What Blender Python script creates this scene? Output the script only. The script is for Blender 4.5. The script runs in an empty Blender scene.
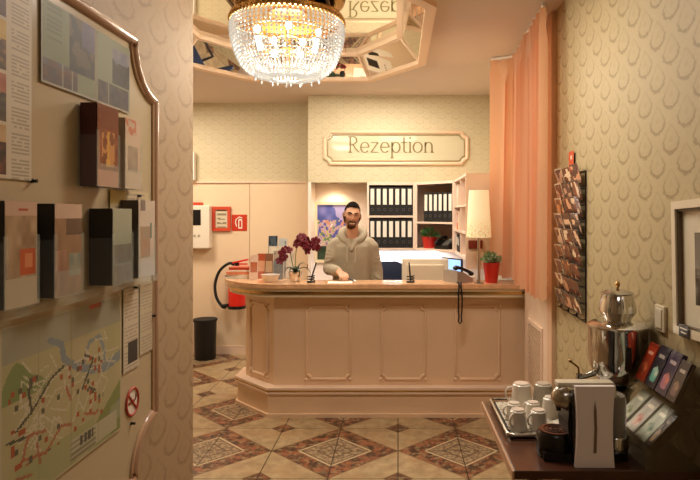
# Hotel reception: everything is modelled in metres, camera at the origin looking along +Y at eye height.
import bpy, bmesh, math, random
from mathutils import Vector, Matrix, Euler
random.seed(7)
SC = bpy.context.scene
COL = SC.collection
PI = math.pi

# ------------------------------------------------------------------ colour and material helpers
def lin(c):
    return c / 12.92 if c <= 0.04045 else ((c + 0.055) / 1.055) ** 2.4
def rgb(h):
    if isinstance(h, str):
        h = h.lstrip('#')
        return tuple(lin(int(h[i:i + 2], 16) / 255) for i in (0, 2, 4))
    return tuple(lin(v) for v in h)
def rgba(h): return (*rgb(h), 1.0)

def mat(name, col, rough=0.5, metal=0.0, emit=None, es=0.0, trans=0.0, alpha=1.0, ior=1.45, spec=0.5, var=0.0, vscale=8.0, bump=0.0, bscale=60.0, coat=0.0, sub=0.0):
    m = bpy.data.materials.new(name); m.use_nodes = True
    nt = m.node_tree; b = nt.nodes['Principled BSDF']
    b.inputs['Base Color'].default_value = rgba(col)
    b.inputs['Roughness'].default_value = rough
    b.inputs['Metallic'].default_value = metal
    b.inputs['Specular IOR Level'].default_value = spec
    b.inputs['IOR'].default_value = ior
    b.inputs['Transmission Weight'].default_value = trans
    b.inputs['Alpha'].default_value = alpha
    b.inputs['Coat Weight'].default_value = coat
    if emit is not None:
        b.inputs['Emission Color'].default_value = rgba(emit); b.inputs['Emission Strength'].default_value = es
    if var > 0:
        tc = nt.nodes.new('ShaderNodeTexCoord'); n = nt.nodes.new('ShaderNodeTexNoise'); n.inputs['Scale'].default_value = vscale; n.inputs['Detail'].default_value = 4
        nt.links.new(tc.outputs['Object'], n.inputs['Vector'])
        mr = nt.nodes.new('ShaderNodeMapRange'); mr.inputs['From Min'].default_value = .3; mr.inputs['From Max'].default_value = .7
        mr.inputs['To Min'].default_value = 1 - var; mr.inputs['To Max'].default_value = 1 + var
        nt.links.new(n.outputs['Fac'], mr.inputs['Value'])
        hs = nt.nodes.new('ShaderNodeHueSaturation'); hs.inputs['Color'].default_value = rgba(col)
        nt.links.new(mr.outputs['Result'], hs.inputs['Value']); nt.links.new(hs.outputs['Color'], b.inputs['Base Color'])
    if bump > 0:
        tc = nt.nodes.new('ShaderNodeTexCoord'); n = nt.nodes.new('ShaderNodeTexNoise'); n.inputs['Scale'].default_value = bscale; n.inputs['Detail'].default_value = 3
        nt.links.new(tc.outputs['Object'], n.inputs['Vector'])
        bp = nt.nodes.new('ShaderNodeBump'); bp.inputs['Strength'].default_value = bump; bp.inputs['Distance'].default_value = .01
        nt.links.new(n.outputs['Fac'], bp.inputs['Height']); nt.links.new(bp.outputs['Normal'], b.inputs['Normal'])
    return m

class X:                                   # arithmetic on shader sockets
    def __init__(s, nt, v): s.nt = nt; s.v = v
    def _op(s, op, *a):
        n = s.nt.nodes.new('ShaderNodeMath'); n.operation = op
        for i, q in enumerate((s,) + a):
            q = q.v if isinstance(q, X) else q
            if isinstance(q, (int, float)): n.inputs[i].default_value = q
            else: s.nt.links.new(q, n.inputs[i])
        return X(s.nt, n.outputs[0])
    def __add__(s, o): return s._op('ADD', o)
    def __sub__(s, o): return s._op('SUBTRACT', o)
    def __mul__(s, o): return s._op('MULTIPLY', o)
    def __truediv__(s, o): return s._op('DIVIDE', o)
    def fract(s): return s._op('FRACT')
    def floor(s): return s._op('FLOOR')
    def abs(s): return s._op('ABSOLUTE')
    def lt(s, o): return s._op('LESS_THAN', o)
    def gt(s, o): return s._op('GREATER_THAN', o)
    def max(s, o): return s._op('MAXIMUM', o)
    def min(s, o): return s._op('MINIMUM', o)
    def sqrt(s): return s._op('SQRT')
    def sin(s): return s._op('SINE')
    def mod(s, o): return s._op('FLOORED_MODULO', o)
    def soft(s, e0, e1):
        n = s.nt.nodes.new('ShaderNodeMapRange'); n.interpolation_type = 'SMOOTHSTEP'
        s.nt.links.new(s.v, n.inputs['Value']); n.inputs['From Min'].default_value = e0; n.inputs['From Max'].default_value = e1
        return X(s.nt, n.outputs['Result'])
def mixc(nt, f, a, b):
    n = nt.nodes.new('ShaderNodeMix'); n.data_type = 'RGBA'
    for idx, q in ((0, f), (6, a), (7, b)):
        q = q.v if isinstance(q, X) else q
        if isinstance(q, (int, float)): n.inputs[idx].default_value = q
        elif isinstance(q, (tuple, str)): n.inputs[idx].default_value = q if isinstance(q, tuple) else rgba(q)
        else: nt.links.new(q, n.inputs[idx])
    return n.outputs[2]
def pos(nt):
    g = nt.nodes.new('ShaderNodeNewGeometry'); sp = nt.nodes.new('ShaderNodeSeparateXYZ'); nt.links.new(g.outputs['Position'], sp.inputs[0])
    return g.outputs['Position'], X(nt, sp.outputs[0]), X(nt, sp.outputs[1]), X(nt, sp.outputs[2])
def noise(nt, vec, scale, detail=4, rough=.55):
    n = nt.nodes.new('ShaderNodeTexNoise'); n.inputs['Scale'].default_value = scale; n.inputs['Detail'].default_value = detail; n.inputs['Roughness'].default_value = rough
    nt.links.new(vec, n.inputs['Vector']); return X(nt, n.outputs['Fac'])

def wallpaper(name, axis, base, dark, light, pw=.118, ph=.168, amt=.66, rough=.55):
    m = bpy.data.materials.new(name); m.use_nodes = True; nt = m.node_tree; b = nt.nodes['Principled BSDF']
    p, x, y, z = pos(nt)
    s = x if axis == 'x' else y
    nz = noise(nt, p, 90, 2) - .5
    def drops(off):
        fu = ((s / (2 * pw) + 50 + off).fract() - .5) * 2
        v = z / ph + off
        t = v.fract() - .5
        wob = (t * 2 * PI * 6).sin() * .03
        wid = (t.max(-.08) * -1.75 + .86) * .66
        F = ((fu / wid) * (fu / wid) + (t / .36) * (t / .36)).sqrt() + nz * .40 + wob
        line = ((F - .86).abs() * -1 + .15).soft(0, .09) * (t * -1.6 + .62).min(1.0).max(.3)
        core = (F * -1 + .30).soft(0, .15) * .22
        inner = ((F - .55).abs() * -1 + .08).soft(0, .08) * .14
        return line.max(core).max(inner)
    lace = noise(nt, p, 75, 3).soft(.45, .6) * .10
    fac = (drops(0.0).max(drops(.5)) + lace) * amt
    big = noise(nt, p, 2.5, 2)
    c0 = mixc(nt, big, base, light)
    c = mixc(nt, fac.min(1.0), c0, dark)
    nt.links.new(c, b.inputs['Base Color'])
    b.inputs['Roughness'].default_value = rough; b.inputs['Specular IOR Level'].default_value = .35
    return m

def floor_material():
    m = bpy.data.materials.new('patterned ceramic tile'); m.use_nodes = True; nt = m.node_tree; b = nt.nodes['Principled BSDF']
    p, x, y, z = pos(nt)
    P = .88
    u = (x + .44) / P + 40; v = (y - 4.18) / P + 40
    fu = ((u + .5).fract() - .5).abs(); fv = ((v + .5).fract() - .5).abs()
    n1 = noise(nt, p, 11, 5, .65); n2 = noise(nt, p, 26, 4, .6); n3 = noise(nt, p, 5, 3)
    a = fu + fv
    bb = (u.fract() - .5).abs() + (v.fract() - .5).abs()
    rust = mixc(nt, n1.soft(.40, .62), '#4a2f20', '#93583a')
    rust = mixc(nt, n2.soft(.50, .60) * .9, rust, '#8a7856')
    rust = mixc(nt, noise(nt, p, 15, 3).soft(.54, .60) * .8, rust, '#33241a')
    cream = mixc(nt, n1.soft(.3, .7), '#957e5c', '#b09a74')
    cream = mixc(nt, n3.soft(.45, .7) * .5, cream, '#a8845c')
    inner = mixc(nt, noise(nt, p, 38, 3).soft(.42, .58), '#75604a', '#a08a68')
    rays = ((fu * 2.2 - fv).abs().lt(.008)).max((fu - fv * 2.2).abs().lt(.008)).max((a - .14).abs().lt(.010))
    inner = mixc(nt, rays * .8, inner, '#4f3a28')
    c = mixc(nt, a.lt(.5), cream, rust)
    c = mixc(nt, (a - .5).abs().lt(.007), c, '#7d6244')
    c = mixc(nt, a.lt(.28), c, inner)
    c = mixc(nt, (a - .285).abs().lt(.012), c, '#b7a480')
    c = mixc(nt, (a - .262).abs().lt(.005), c, '#5b432c')
    c = mixc(nt, bb.lt(.105), c, rust)
    c = mixc(nt, (bb - .10).abs().lt(.009), c, '#6b4a30')
    g = ((u * 2).fract() - .5).abs().gt(.4925).max(((v * 2).fract() - .5).abs().gt(.4935))
    c = mixc(nt, g, c, '#2a1d14')
    nt.links.new(c, b.inputs['Base Color'])
    b.inputs['Roughness'].default_value = .33; b.inputs['Specular IOR Level'].default_value = .45
    return m

def color_attr_material(name, rough=.5, spec=.4, emit=0.0):
    m = bpy.data.materials.new(name); m.use_nodes = True; nt = m.node_tree; b = nt.nodes['Principled BSDF']
    at = nt.nodes.new('ShaderNodeAttribute'); at.attribute_name = 'print'
    nt.links.new(at.outputs['Color'], b.inputs['Base Color'])
    b.inputs['Roughness'].default_value = rough; b.inputs['Specular IOR Level'].default_value = spec
    return m

# ------------------------------------------------------------------ mesh builder
class MB:
    def __init__(s): s.bm = bmesh.new()
    def _verts(s, geom, mtx):
        vs = [v for v in geom if isinstance(v, bmesh.types.BMVert)]
        bmesh.ops.transform(s.bm, matrix=mtx, verts=vs); return vs
    def box(s, x0, x1, y0, y1, z0, z1, rot=None, bev=0.0):
        r = bmesh.ops.create_cube(s.bm, size=1.0)
        mt = Matrix.Translation(((x0 + x1) / 2, (y0 + y1) / 2, (z0 + z1) / 2))
        if rot is not None: mt = mt @ rot
        mt = mt @ Matrix.Diagonal((abs(x1 - x0), abs(y1 - y0), abs(z1 - z0), 1))
        bmesh.ops.transform(s.bm, matrix=mt, verts=r['verts'])
        if bev > 0:
            es = list({e for v in r['verts'] for e in v.link_edges})
            bmesh.ops.bevel(s.bm, geom=es, offset=bev, segments=2, affect='EDGES', profile=.6)
        return s
    def cyl(s, p0, p1, r0, r1=None, n=16, cap=True):
        p0, p1 = Vector(p0), Vector(p1); r1 = r0 if r1 is None else r1
        d = p1 - p0; L = d.length
        r = bmesh.ops.create_cone(s.bm, cap_ends=cap, segments=n, radius1=r0, radius2=r1, depth=L)
        q = d.to_track_quat('Z', 'Y').to_matrix().to_4x4()
        bmesh.ops.transform(s.bm, matrix=Matrix.Translation((p0 + p1) / 2) @ q, verts=r['verts'])
        return s
    def ball(s, c, r, n=12, sc=(1, 1, 1), rot=None):
        g = bmesh.ops.create_uvsphere(s.bm, u_segments=n, v_segments=max(6, n * 2 // 3), radius=r)
        mt = Matrix.Translation(c)
        if rot is not None: mt = mt @ rot
        bmesh.ops.transform(s.bm, matrix=mt @ Matrix.Diagonal((*sc, 1)), verts=g['verts']); return s
    def ico(s, c, r, sub=1, sc=(1, 1, 1)):
        g = bmesh.ops.create_icosphere(s.bm, subdivisions=sub, radius=r)
        bmesh.ops.transform(s.bm, matrix=Matrix.Translation(c) @ Matrix.Diagonal((*sc, 1)), verts=g['verts']); return s
    def lathe(s, prof, n=32, c=(0, 0, 0), sx=1, sy=1, mtx=None):
        rows = []
        for r, z in prof:
            row = []
            for k in range(n):
                a = 2 * PI * k / n
                p = Vector((c[0] + r * sx * math.cos(a), c[1] + r * sy * math.sin(a), c[2] + z))
                if mtx is not None: p = mtx @ p
                row.append(s.bm.verts.new(p))
            rows.append(row)
        for i in range(len(rows) - 1):
            for k in range(n):
                try: s.bm.faces.new((rows[i][k], rows[i][(k + 1) % n], rows[i + 1][(k + 1) % n], rows[i + 1][k]))
                except ValueError: pass
        for row, r in ((rows[0], prof[0][0]), (rows[-1], prof[-1][0])):
            if r > 1e-5:
                try: s.bm.faces.new(row)
                except ValueError: pass
        return s
    def tube(s, pts, r, n=8, closed=False):
        pts = [Vector(p) for p in pts]; m = len(pts)
        rad = r if isinstance(r, (list, tuple)) else [r] * m
        rows = []; up = Vector((0, 0, 1)); prev = None
        for i, p in enumerate(pts):
            a = pts[(i - 1) % m] if (closed or i > 0) else p
            b = pts[(i + 1) % m] if (closed or i < m - 1) else p
            t = (b - a).normalized()
            if prev is None:
                ref = up if abs(t.z) < .9 else Vector((1, 0, 0))
                nrm = t.cross(ref).normalized()
            else:
                nrm = (prev - t * prev.dot(t))
                nrm = nrm.normalized() if nrm.length > 1e-6 else t.orthogonal().normalized()
            prev = nrm; bn = t.cross(nrm)
            rows.append([s.bm.verts.new(p + (nrm * math.cos(2 * PI * k / n) + bn * math.sin(2 * PI * k / n)) * rad[i]) for k in range(n)])
        for i in range(m if closed else m - 1):
            A, B = rows[i], rows[(i + 1) % m]
            for k in range(n):
                try: s.bm.faces.new((A[k], A[(k + 1) % n], B[(k + 1) % n], B[k]))
                except ValueError: pass
        if not closed:
            s.bm.faces.new(rows[0][::-1]); s.bm.faces.new(rows[-1])
        return s
    def loft(s, rings, n=20):                 # rings: (centre, rx, ry) flat ellipses, or (centre, rx, ry, Matrix3)
        rows = []
        for q in rings:
            c, rx, ry = Vector(q[0]), q[1], q[2]; R = q[3] if len(q) > 3 else None
            row = []
            for k in range(n):
                a = 2 * PI * k / n; v = Vector((rx * math.cos(a), ry * math.sin(a), 0))
                if R is not None: v = R @ v
                row.append(s.bm.verts.new(c + v))
            rows.append(row)
        for A, B in zip(rows, rows[1:]):
            for k in range(n): s.bm.faces.new((A[k], A[(k + 1) % n], B[(k + 1) % n], B[k]))
        s.bm.faces.new(rows[0][::-1]); s.bm.faces.new(rows[-1])
        return s
    def prism(s, poly, z0, z1, mtx=None):
        f = lambda p, z: (mtx @ Vector((p[0], p[1], z))) if mtx is not None else Vector((p[0], p[1], z))
        lo = [s.bm.verts.new(f(p, z0)) for p in poly]; hi = [s.bm.verts.new(f(p, z1)) for p in poly]; n = len(poly)
        for i in range(n): s.bm.faces.new((lo[i], lo[(i + 1) % n], hi[(i + 1) % n], hi[i]))
        b = s.bm.faces.new(lo[::-1]); t = s.bm.faces.new(hi)
        if n > 4: b.normal_update(); t.normal_update(); bmesh.ops.triangulate(s.bm, faces=[b, t])
        return s
    def quad(s, *pts):
        s.bm.faces.new([s.bm.verts.new(p) for p in pts]); return s
    def build(s, name, m, parent=None, smooth=True, loc=None, rot=None, ang=40):
        bmesh.ops.recalc_face_normals(s.bm, faces=s.bm.faces)
        me = bpy.data.meshes.new(name); s.bm.to_mesh(me); s.bm.free()
        me.materials.append(m)
        if smooth and len(me.polygons): 
            me.polygons.foreach_set('use_smooth', [True] * len(me.polygons)); me.set_sharp_from_angle(angle=math.radians(ang))
        o = bpy.data.objects.new(name, me); COL.objects.link(o)
        if parent is not None: o.parent = parent
        if loc is not None: o.location = loc
        if rot is not None: o.rotation_euler = rot
        return o

def thing(name, label, cat, loc=(0, 0, 0), rz=0.0, group=None, rot=None):
    o = bpy.data.objects.new(name, None); COL.objects.link(o); o.location = loc
    o.rotation_euler = rot if rot is not None else (0, 0, rz); o.empty_display_size = .05
    o['label'] = label; o['category'] = cat
    if group: o['group'] = group
    return o
def tag(o, label, cat, group=None, kind=None):
    o['label'] = label; o['category'] = cat
    if group: o['group'] = group
    if kind: o['kind'] = kind
    return o
def struct(o):
    o['kind'] = 'structure'; return o
def dup(root, label, loc, rot=None, group=None):
    r = root.copy(); COL.objects.link(r); r.location = loc; r['label'] = label
    if rot is not None: r.rotation_euler = rot
    if group: r['group'] = group
    for ch in list(root.children):
        c = ch.copy(); COL.objects.link(c); c.parent = r
        for g in list(ch.children):
            d = g.copy(); COL.objects.link(d); d.parent = c
    return r

PRINT = color_attr_material('printed paper', .5)
PRINT_GLOSS = color_attr_material('glossy print', .22, .5)
def sheet(name, w, h, nx, ny, fn, mtx, m=None, parent=None, thick=.0012):
    """a flat printed sheet, w x h, colour from fn(u, v) with u to the right and v up; mtx puts its local XY plane in place"""
    vs, fs, cols = [], [], []
    for j in range(ny + 1):
        for i in range(nx + 1): vs.append(mtx @ Vector(((i / nx - .5) * w, (j / ny - .5) * h, thick / 2)))
    for j in range(ny):
        for i in range(nx):
            a = j * (nx + 1) + i; fs.append((a, a + 1, a + nx + 2, a + nx + 1)); cols.append(fn((i + .5) / nx, (j + .5) / ny))
    n0 = len(vs)
    for (i, j) in ((0, 0), (1, 0), (1, 1), (0, 1)): vs.append(mtx @ Vector(((i - .5) * w, (j - .5) * h, -thick / 2)))
    fs.append((n0 + 3, n0 + 2, n0 + 1, n0)); cols.append((.85, .82, .76))
    me = bpy.data.meshes.new(name); me.from_pydata(vs, [], fs)
    at = me.color_attributes.new('print', 'FLOAT_COLOR', 'CORNER'); k = 0; buf = []
    for f, c in zip(fs, cols):
        r = (lin(min(1, max(0, c[0]))), lin(min(1, max(0, c[1]))), lin(min(1, max(0, c[2]))), 1.0)
        buf.extend(r * len(f))
    at.data.foreach_set('color', buf)
    me.materials.append(m or PRINT)
    o = bpy.data.objects.new(name, me); COL.objects.link(o)
    if parent is not None: o.parent = parent
    return o
def frame3(origin, xa, ya):                    # matrix with given local x and y axes
    xa = Vector(xa).normalized(); ya = Vector(ya).normalized(); za = xa.cross(ya)
    return Matrix(((xa.x, ya.x, za.x, origin[0]), (xa.y, ya.y, za.y, origin[1]), (xa.z, ya.z, za.z, origin[2]), (0, 0, 0, 1)))
def hx(h):
    h = h.lstrip('#'); return tuple(int(h[i:i + 2], 16) / 255 for i in (0, 2, 4))
def mixt(a, b, t): return tuple(p + (q - p) * t for p, q in zip(a, b))
def hash2(i, j, s=0):
    v = math.sin(i * 127.1 + j * 311.7 + s * 74.7) * 43758.5453; return v - math.floor(v)
def vnoise(x, y, s=0):
    i, j = math.floor(x), math.floor(y); fx, fy = x - i, y - j; fx = fx * fx * (3 - 2 * fx); fy = fy * fy * (3 - 2 * fy)
    a = hash2(i, j, s) * (1 - fx) + hash2(i + 1, j, s) * fx; b = hash2(i, j + 1, s) * (1 - fx) + hash2(i + 1, j + 1, s) * fx
    return a * (1 - fy) + b * fy

# ------------------------------------------------------------------ materials
M = {}
M['paper_right'] = wallpaper('damask paper, side', 'y', '#b09e76', '#82704a', '#bcab84')
M['paper_left'] = wallpaper('damask paper, partition', 'y', '#ab9272', '#84694c', '#b59c7c', pw=.15, ph=.2, amt=.5)
M['paper_back'] = wallpaper('damask paper, back', 'x', '#cdc09c', '#ab9f7c', '#d4c8a8', pw=.08, ph=.114, amt=.42)
M['ceiling'] = mat('pinkish ceiling paint', '#dccfc4', .8)
M['floor'] = floor_material()
M['panel'] = mat('peach wall panel', '#e6cdab', .55)
M['white_wall'] = mat('niche wall paint', '#efdfd0', .7)
M['peach_lam'] = mat('peach laminate', '#e6c6a4', .42, var=.03, vscale=3)
M['peach_light'] = mat('light peach laminate', '#e6cbb2', .45)
M['cabinet'] = mat('cabinet laminate', '#ecd2bc', .45)
M['marble'] = mat('peach marble', '#dcab80', .22, var=.18, vscale=14, coat=.3)
M['cream_lac'] = mat('cream lacquer', '#e4d3b0', .35)
M['brass'] = mat('polished brass', '#c9a46a', .22, 1.0)
M['brass_dark'] = mat('aged brass', '#a8824f', .35, 1.0)
M['chrome'] = mat('chrome', '#d8d6d2', .1, 1.0)
M['steel'] = mat('brushed steel', '#b9b4aa', .22, 1.0)
M['black'] = mat('black plastic', '#121212', .35)
M['blackm'] = mat('matt black', '#161514', .7)
M['white'] = mat('white plastic', '#ece6dc', .35)
M['porcelain'] = mat('porcelain', '#e6ddcf', .18, coat=.4)
M['porcelain_grey'] = mat('grey porcelain', '#c2b9a8', .25, coat=.3)
M['red'] = mat('red enamel', '#d8281c', .35)
M['redframe'] = mat('red sheet metal', '#cc4a2c', .5)
M['mirror'] = mat('mirror', '#e9e2d6', .02, 1.0)
M['wood_frame'] = mat('pale peach wood', '#ecccaa', .4)
M['glass'] = mat('clear acrylic', '#f4f7f2', .04, alpha=.04, spec=.5)
M['glass_edge'] = mat('acrylic edge', '#dfe8d8', .1, alpha=.14, spec=.8)
M['smoke_acrylic'] = mat('smoked acrylic', '#6a5a3c', .1, alpha=.28, spec=.6)
M['paper'] = mat('white paper', '#efe7d8', .6)
M['board'] = mat('cream board', '#c2b08e', .3, var=.03, vscale=2)
M['board_frame'] = mat('rosy wood frame', '#b48f74', .28, coat=.4)
M['table'] = mat('mahogany veneer', '#4a2918', .3, var=.15, vscale=6, coat=.25)
M['table_edge'] = mat('table edge band', '#c39a7c', .4)
M['leaf'] = mat('leaf green', '#3f6b2c', .45, var=.25, vscale=30)
M['leaf_pale'] = mat('grey green leaf', '#8fa67a', .5, var=.2, vscale=40)
M['leaf_dark'] = mat('dark orchid leaf', '#2c3a20', .35)
M['petal'] = mat('dark red petal', '#6d1020', .5, var=.25, vscale=40)
M['soil'] = mat('soil', '#2d2018', .9)
M['redpot'] = mat('red ceramic', '#c0281c', .3, coat=.4)
M['bluechair'] = mat('navy upholstery', '#1d2740', .8, bump=.2, bscale=300)
M['rubber'] = mat('black rubber', '#0e0e0e', .6)
LCH, LCT, LLB, LEN, EXPO, LOOK, VT = 105, 40, 42, 9, 0.16, 'None', 'Standard'
# ================================================================== CAMERA
cam = bpy.data.objects.new('camera', bpy.data.cameras.new('camera')); COL.objects.link(cam); SC.camera = cam
cam.location = (0, 0, 1.65); cam.rotation_euler = (PI / 2, 0, 0)
cam.data.sensor_width = 36; cam.data.lens = 600 / 700 * 36
cam.data.shift_x = -48 / 700; cam.data.shift_y = -26 / 700; cam.data.clip_start = .05

# ================================================================== ROOM SHELL
CZ = 2.96
XR = 1.02            # side wall on the window side
XN = 1.06            # window niche
XL = -.96            # partition face
struct(MB().box(-4.1, 1.3, -2.6, 7.4, -.1, 0).build('floor', M['floor'], smooth=False))
struct(MB().box(XR, 1.3, -2.6, 3.9, 0, CZ).build('wall_right', M['paper_right'], smooth=False))
struct(MB().box(XN, 1.3, 3.9, 7.4, 0, CZ).build('wall_niche', M['paper_right'], smooth=False))
struct(MB().box(-1.1, XL, -2.6, 2.81, 0, CZ).build('wall_left', M['paper_left'], smooth=False))
struct(MB().box(-4.1, -.993, 7.1, 7.4, 0, CZ).build('wall_back', M['paper_back'], smooth=False))
bulk = MB().box(-.993, XN, 6.62, 7.4, 2.0, CZ)
struct(bulk.build('wall_bulkhead', M['paper_back'], smooth=False))
struct(MB().box(-.993, XN, 6.95, 7.4, 0, 2.0).box(-.993, -.96, 6.62, 6.95, 0, 2.0).build('wall_alcove', M['white_wall'], smooth=False))
struct(MB().box(-4.1, -3.9, -2.6, 7.1, 0, CZ).build('wall_lobby', M['panel'], smooth=False))
struct(MB().box(-4.1, 1.3, -2.8, -2.6, 0, CZ).build('wall_front', M['paper_back'], smooth=False))
struct(MB().box(-3.9, -2.62, 7.07, 7.1, .1, 2.015).box(-2.615, -1.75, 7.07, 7.1, .1, 2.015).build('trim_1', M['panel'], smooth=False))
struct(MB().box(-3.9, -.993, 7.06, 7.1, 0, .1).build('baseboard_back', M['peach_light'], smooth=False))
d1 = MB().box(-1.743, -.997, 7.065, 7.1, .1, 2.015).build('door_1', M['panel'], smooth=False); struct(d1)
MB().box(-1.07, -1.05, 7.055, 7.065, 1.0, 1.06).build('keyhole_plate', M['brass_dark'], d1)
struct(MB().box(-3.9, -.993, 7.05, 7.1, 2.015, 2.032).build('trim_2', M['peach_light'], smooth=False))
struct(MB().box(XR - .03, XN, 3.87, 3.98, 0, CZ).build('trim_3', mat('rosy post paint', '#dcb898', .4), smooth=False))
struct(MB().box(-2.44, -2.38, 7.0, 7.06, 2.05, 2.38).build('trim_4', M['white'], smooth=False))

# ceiling with the eight-sided opening
OX0, OX1, OY0, OY1 = -1.88, .205, 3.08, 5.80
CX_, CY_ = .475, .66
def octo(d, z):
    x0, x1, y0, y1 = OX0 + d, OX1 - d, OY0 + d, OY1 - d
    cx, cy = CX_ - d * .45, CY_ - d * .55
    return [Vector((x0, y0 + cy, z)), Vector((x0 + cx, y0, z)), Vector((x1 - cx, y0, z)), Vector((x1, y0 + cy, z)),
            Vector((x1, y1 - cy, z)), Vector((x1 - cx, y1, z)), Vector((x0 + cx, y1, z)), Vector((x0, y1 - cy, z))]
def ceiling_mesh():
    b = MB(); bm = b.bm
    oc = octo(0, CZ); outer = [Vector((-4.1, -2.8, CZ)), Vector((1.3, -2.8, CZ)), Vector((1.3, 7.4, CZ)), Vector((-4.1, 7.4, CZ))]
    vo = [bm.verts.new(v) for v in oc]; vb = [bm.verts.new(v) for v in outer]
    es = [bm.edges.new((vo[i], vo[(i + 1) % 8])) for i in range(8)] + [bm.edges.new((vb[i], vb[(i + 1) % 4])) for i in range(4)]
    bmesh.ops.triangle_fill(bm, use_beauty=True, edges=es)
    r = bmesh.ops.extrude_face_region(bm, geom=list(bm.faces))
    bmesh.ops.translate(bm, verts=[v for v in r['geom'] if isinstance(v, bmesh.types.BMVert)], vec=(0, 0, .05))
    return b
struct(ceiling_mesh().build('ceiling', M['ceiling'], smooth=False))

cof = thing('mirrored_ceiling_coffer', 'eight-sided mirrored ceiling recess framed in pale peach wood above the chandelier', 'ceiling mirror', (0, 0, CZ))
def ring_between(A, B, off=(0, 0, 0)):
    b = MB(); o = Vector(off)
    va = [b.bm.verts.new(v + o) for v in A]; vb = [b.bm.verts.new(v + o) for v in B]
    for i in range(len(A)): b.bm.faces.new((va[i], va[(i + 1) % len(A)], vb[(i + 1) % len(A)], vb[i]))
    return b
def band(d0, d1, z0, z1):
    """solid eight-sided wooden band between two insets"""
    b = MB(); L = [octo(d0, z0), octo(d1, z0), octo(d1, z1), octo(d0, z1)]
    rows = [[b.bm.verts.new(v) for v in r] for r in L]
    for k in range(4):
        A, B = rows[k], rows[(k + 1) % 4]
        for i in range(8): b.bm.faces.new((A[i], A[(i + 1) % 8], B[(i + 1) % 8], B[i]))
    return b
band(-.035, .035, -.03, .02).build('frame', M['wood_frame'], cof, smooth=False)
band(.17, .215, .165, .2).build('inner_frame', M['wood_frame'], cof, smooth=False)
LO, HI = octo(.03, .0), octo(.19, .19)
for i in range(8):
    j = (i + 1) % 8
    MB().quad(LO[i], LO[j], HI[j], HI[i]).build('mirror_panel', M['mirror'], cof, smooth=False)
    MB().tube([LO[i] + Vector((0, 0, .0)), HI[i] + Vector((0, 0, -.01))], .012, 6).build('corner_strip', M['wood_frame'], cof)
top = MB(); top.bm.faces.new([top.bm.verts.new(v) for v in octo(.18, .2)]); top.build('top_mirror', M['mirror'], cof, smooth=False)
bb = MB()
for x in (-1.2, -.5): bb.box(x - .01, x + .01, OY0 + .2, OY1 - .2, .192, .2)
bb.build('mirror_joint_strip', M['wood_frame'], cof, smooth=False)

# ================================================================== RECEPTION COUNTER
ctr = thing('reception_counter', 'curved peach reception counter with marble ledge, brass strips and moulded front panels', 'counter', (0, 0, 0))
WT = [(1.05, 4.80), (.2, 4.80), (-.95, 4.80), (-1.08, 4.815), (-1.2, 4.86), (-1.32, 4.95), (-1.42, 5.06), (-1.5, 5.2), (-1.53, 5.34), (-1.51, 5.47), (-1.45, 5.57), (-1.36, 5.62),
      (-1.25, 5.6), (-1.17, 5.5), (-1.1, 5.36), (-1.0, 5.22), (-.9, 5.15), (-.75, 5.13), (1.05, 5.13)]
def inset(poly, d, keep_right=True):
    n = len(poly); out = []
    area = sum(poly[i][0] * poly[(i + 1) % n][1] - poly[(i + 1) % n][0] * poly[i][1] for i in range(n)); sg = 1 if area > 0 else -1
    for i in range(n):
        a, b, c = Vector(poly[i - 1]), Vector(poly[i]), Vector(poly[(i + 1) % n])
        t0 = (b - a).normalized(); t1 = (c - b).normalized()
        n0 = Vector((-t0.y, t0.x)) * sg; n1 = Vector((-t1.y, t1.x)) * sg
        m = (n0 + n1).normalized(); k = d / max(.4, m.dot(n0)); q = b + m * k
        if keep_right and abs(b.x - 1.05) < 1e-4: q = Vector((1.05, b.y + (n1.y if abs(n1.y) > .5 else n0.y) * d))
        out.append((q.x, q.y))
    return out
MB().prism(WT, 1.052, 1.086).build('worktop', M['marble'], ctr, smooth=True, ang=30)
MB().prism(inset(WT, .018), 1.028, 1.052).build('cream_lip', M['cream_lac'], ctr, ang=30)
MB().prism(inset(WT, .03), 1.002, 1.028).build('brass_strip', M['brass'], ctr, ang=30)
MB().prism(inset(WT, .04), .978, 1.002).build('lower_lip', M['cream_lac'], ctr, ang=30)
BODY = [(1.05, 4.95), (-1.023, 4.95), (-1.335, 5.27), (-1.335, 5.5), (-1.2, 5.5), (-1.0, 5.12), (1.05, 5.12)]
MB().prism(BODY, .2, .98).build('body_panel', M['peach_lam'], ctr, smooth=False)
PL = [(1.05, 4.872), (-1.057, 4.872), (-1.40, 5.235), (-1.40, 5.52), (-1.2, 5.52), (-1.0, 5.12), (1.05, 5.12)]
MB().prism(PL, .03, .19).build('plinth', M['peach_lam'], ctr, smooth=False)
PB = [(1.05, 4.855), (-1.064, 4.855), (-1.42, 5.23), (-1.42, 5.53), (-1.2, 5.53), (-1.0, 5.12), (1.05, 5.12)]
MB().prism(PB, 0, .03).build('plinth_base', M['peach_lam'], ctr, smooth=False)
MB().prism(PB, .19, .205).prism(PB, .222, .24).build('plinth_molding', M['peach_light'], ctr, smooth=False)
MB().prism(inset(PB, .004), .205, .222).build('plinth_brass_strip', M['brass'], ctr, smooth=False)
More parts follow.
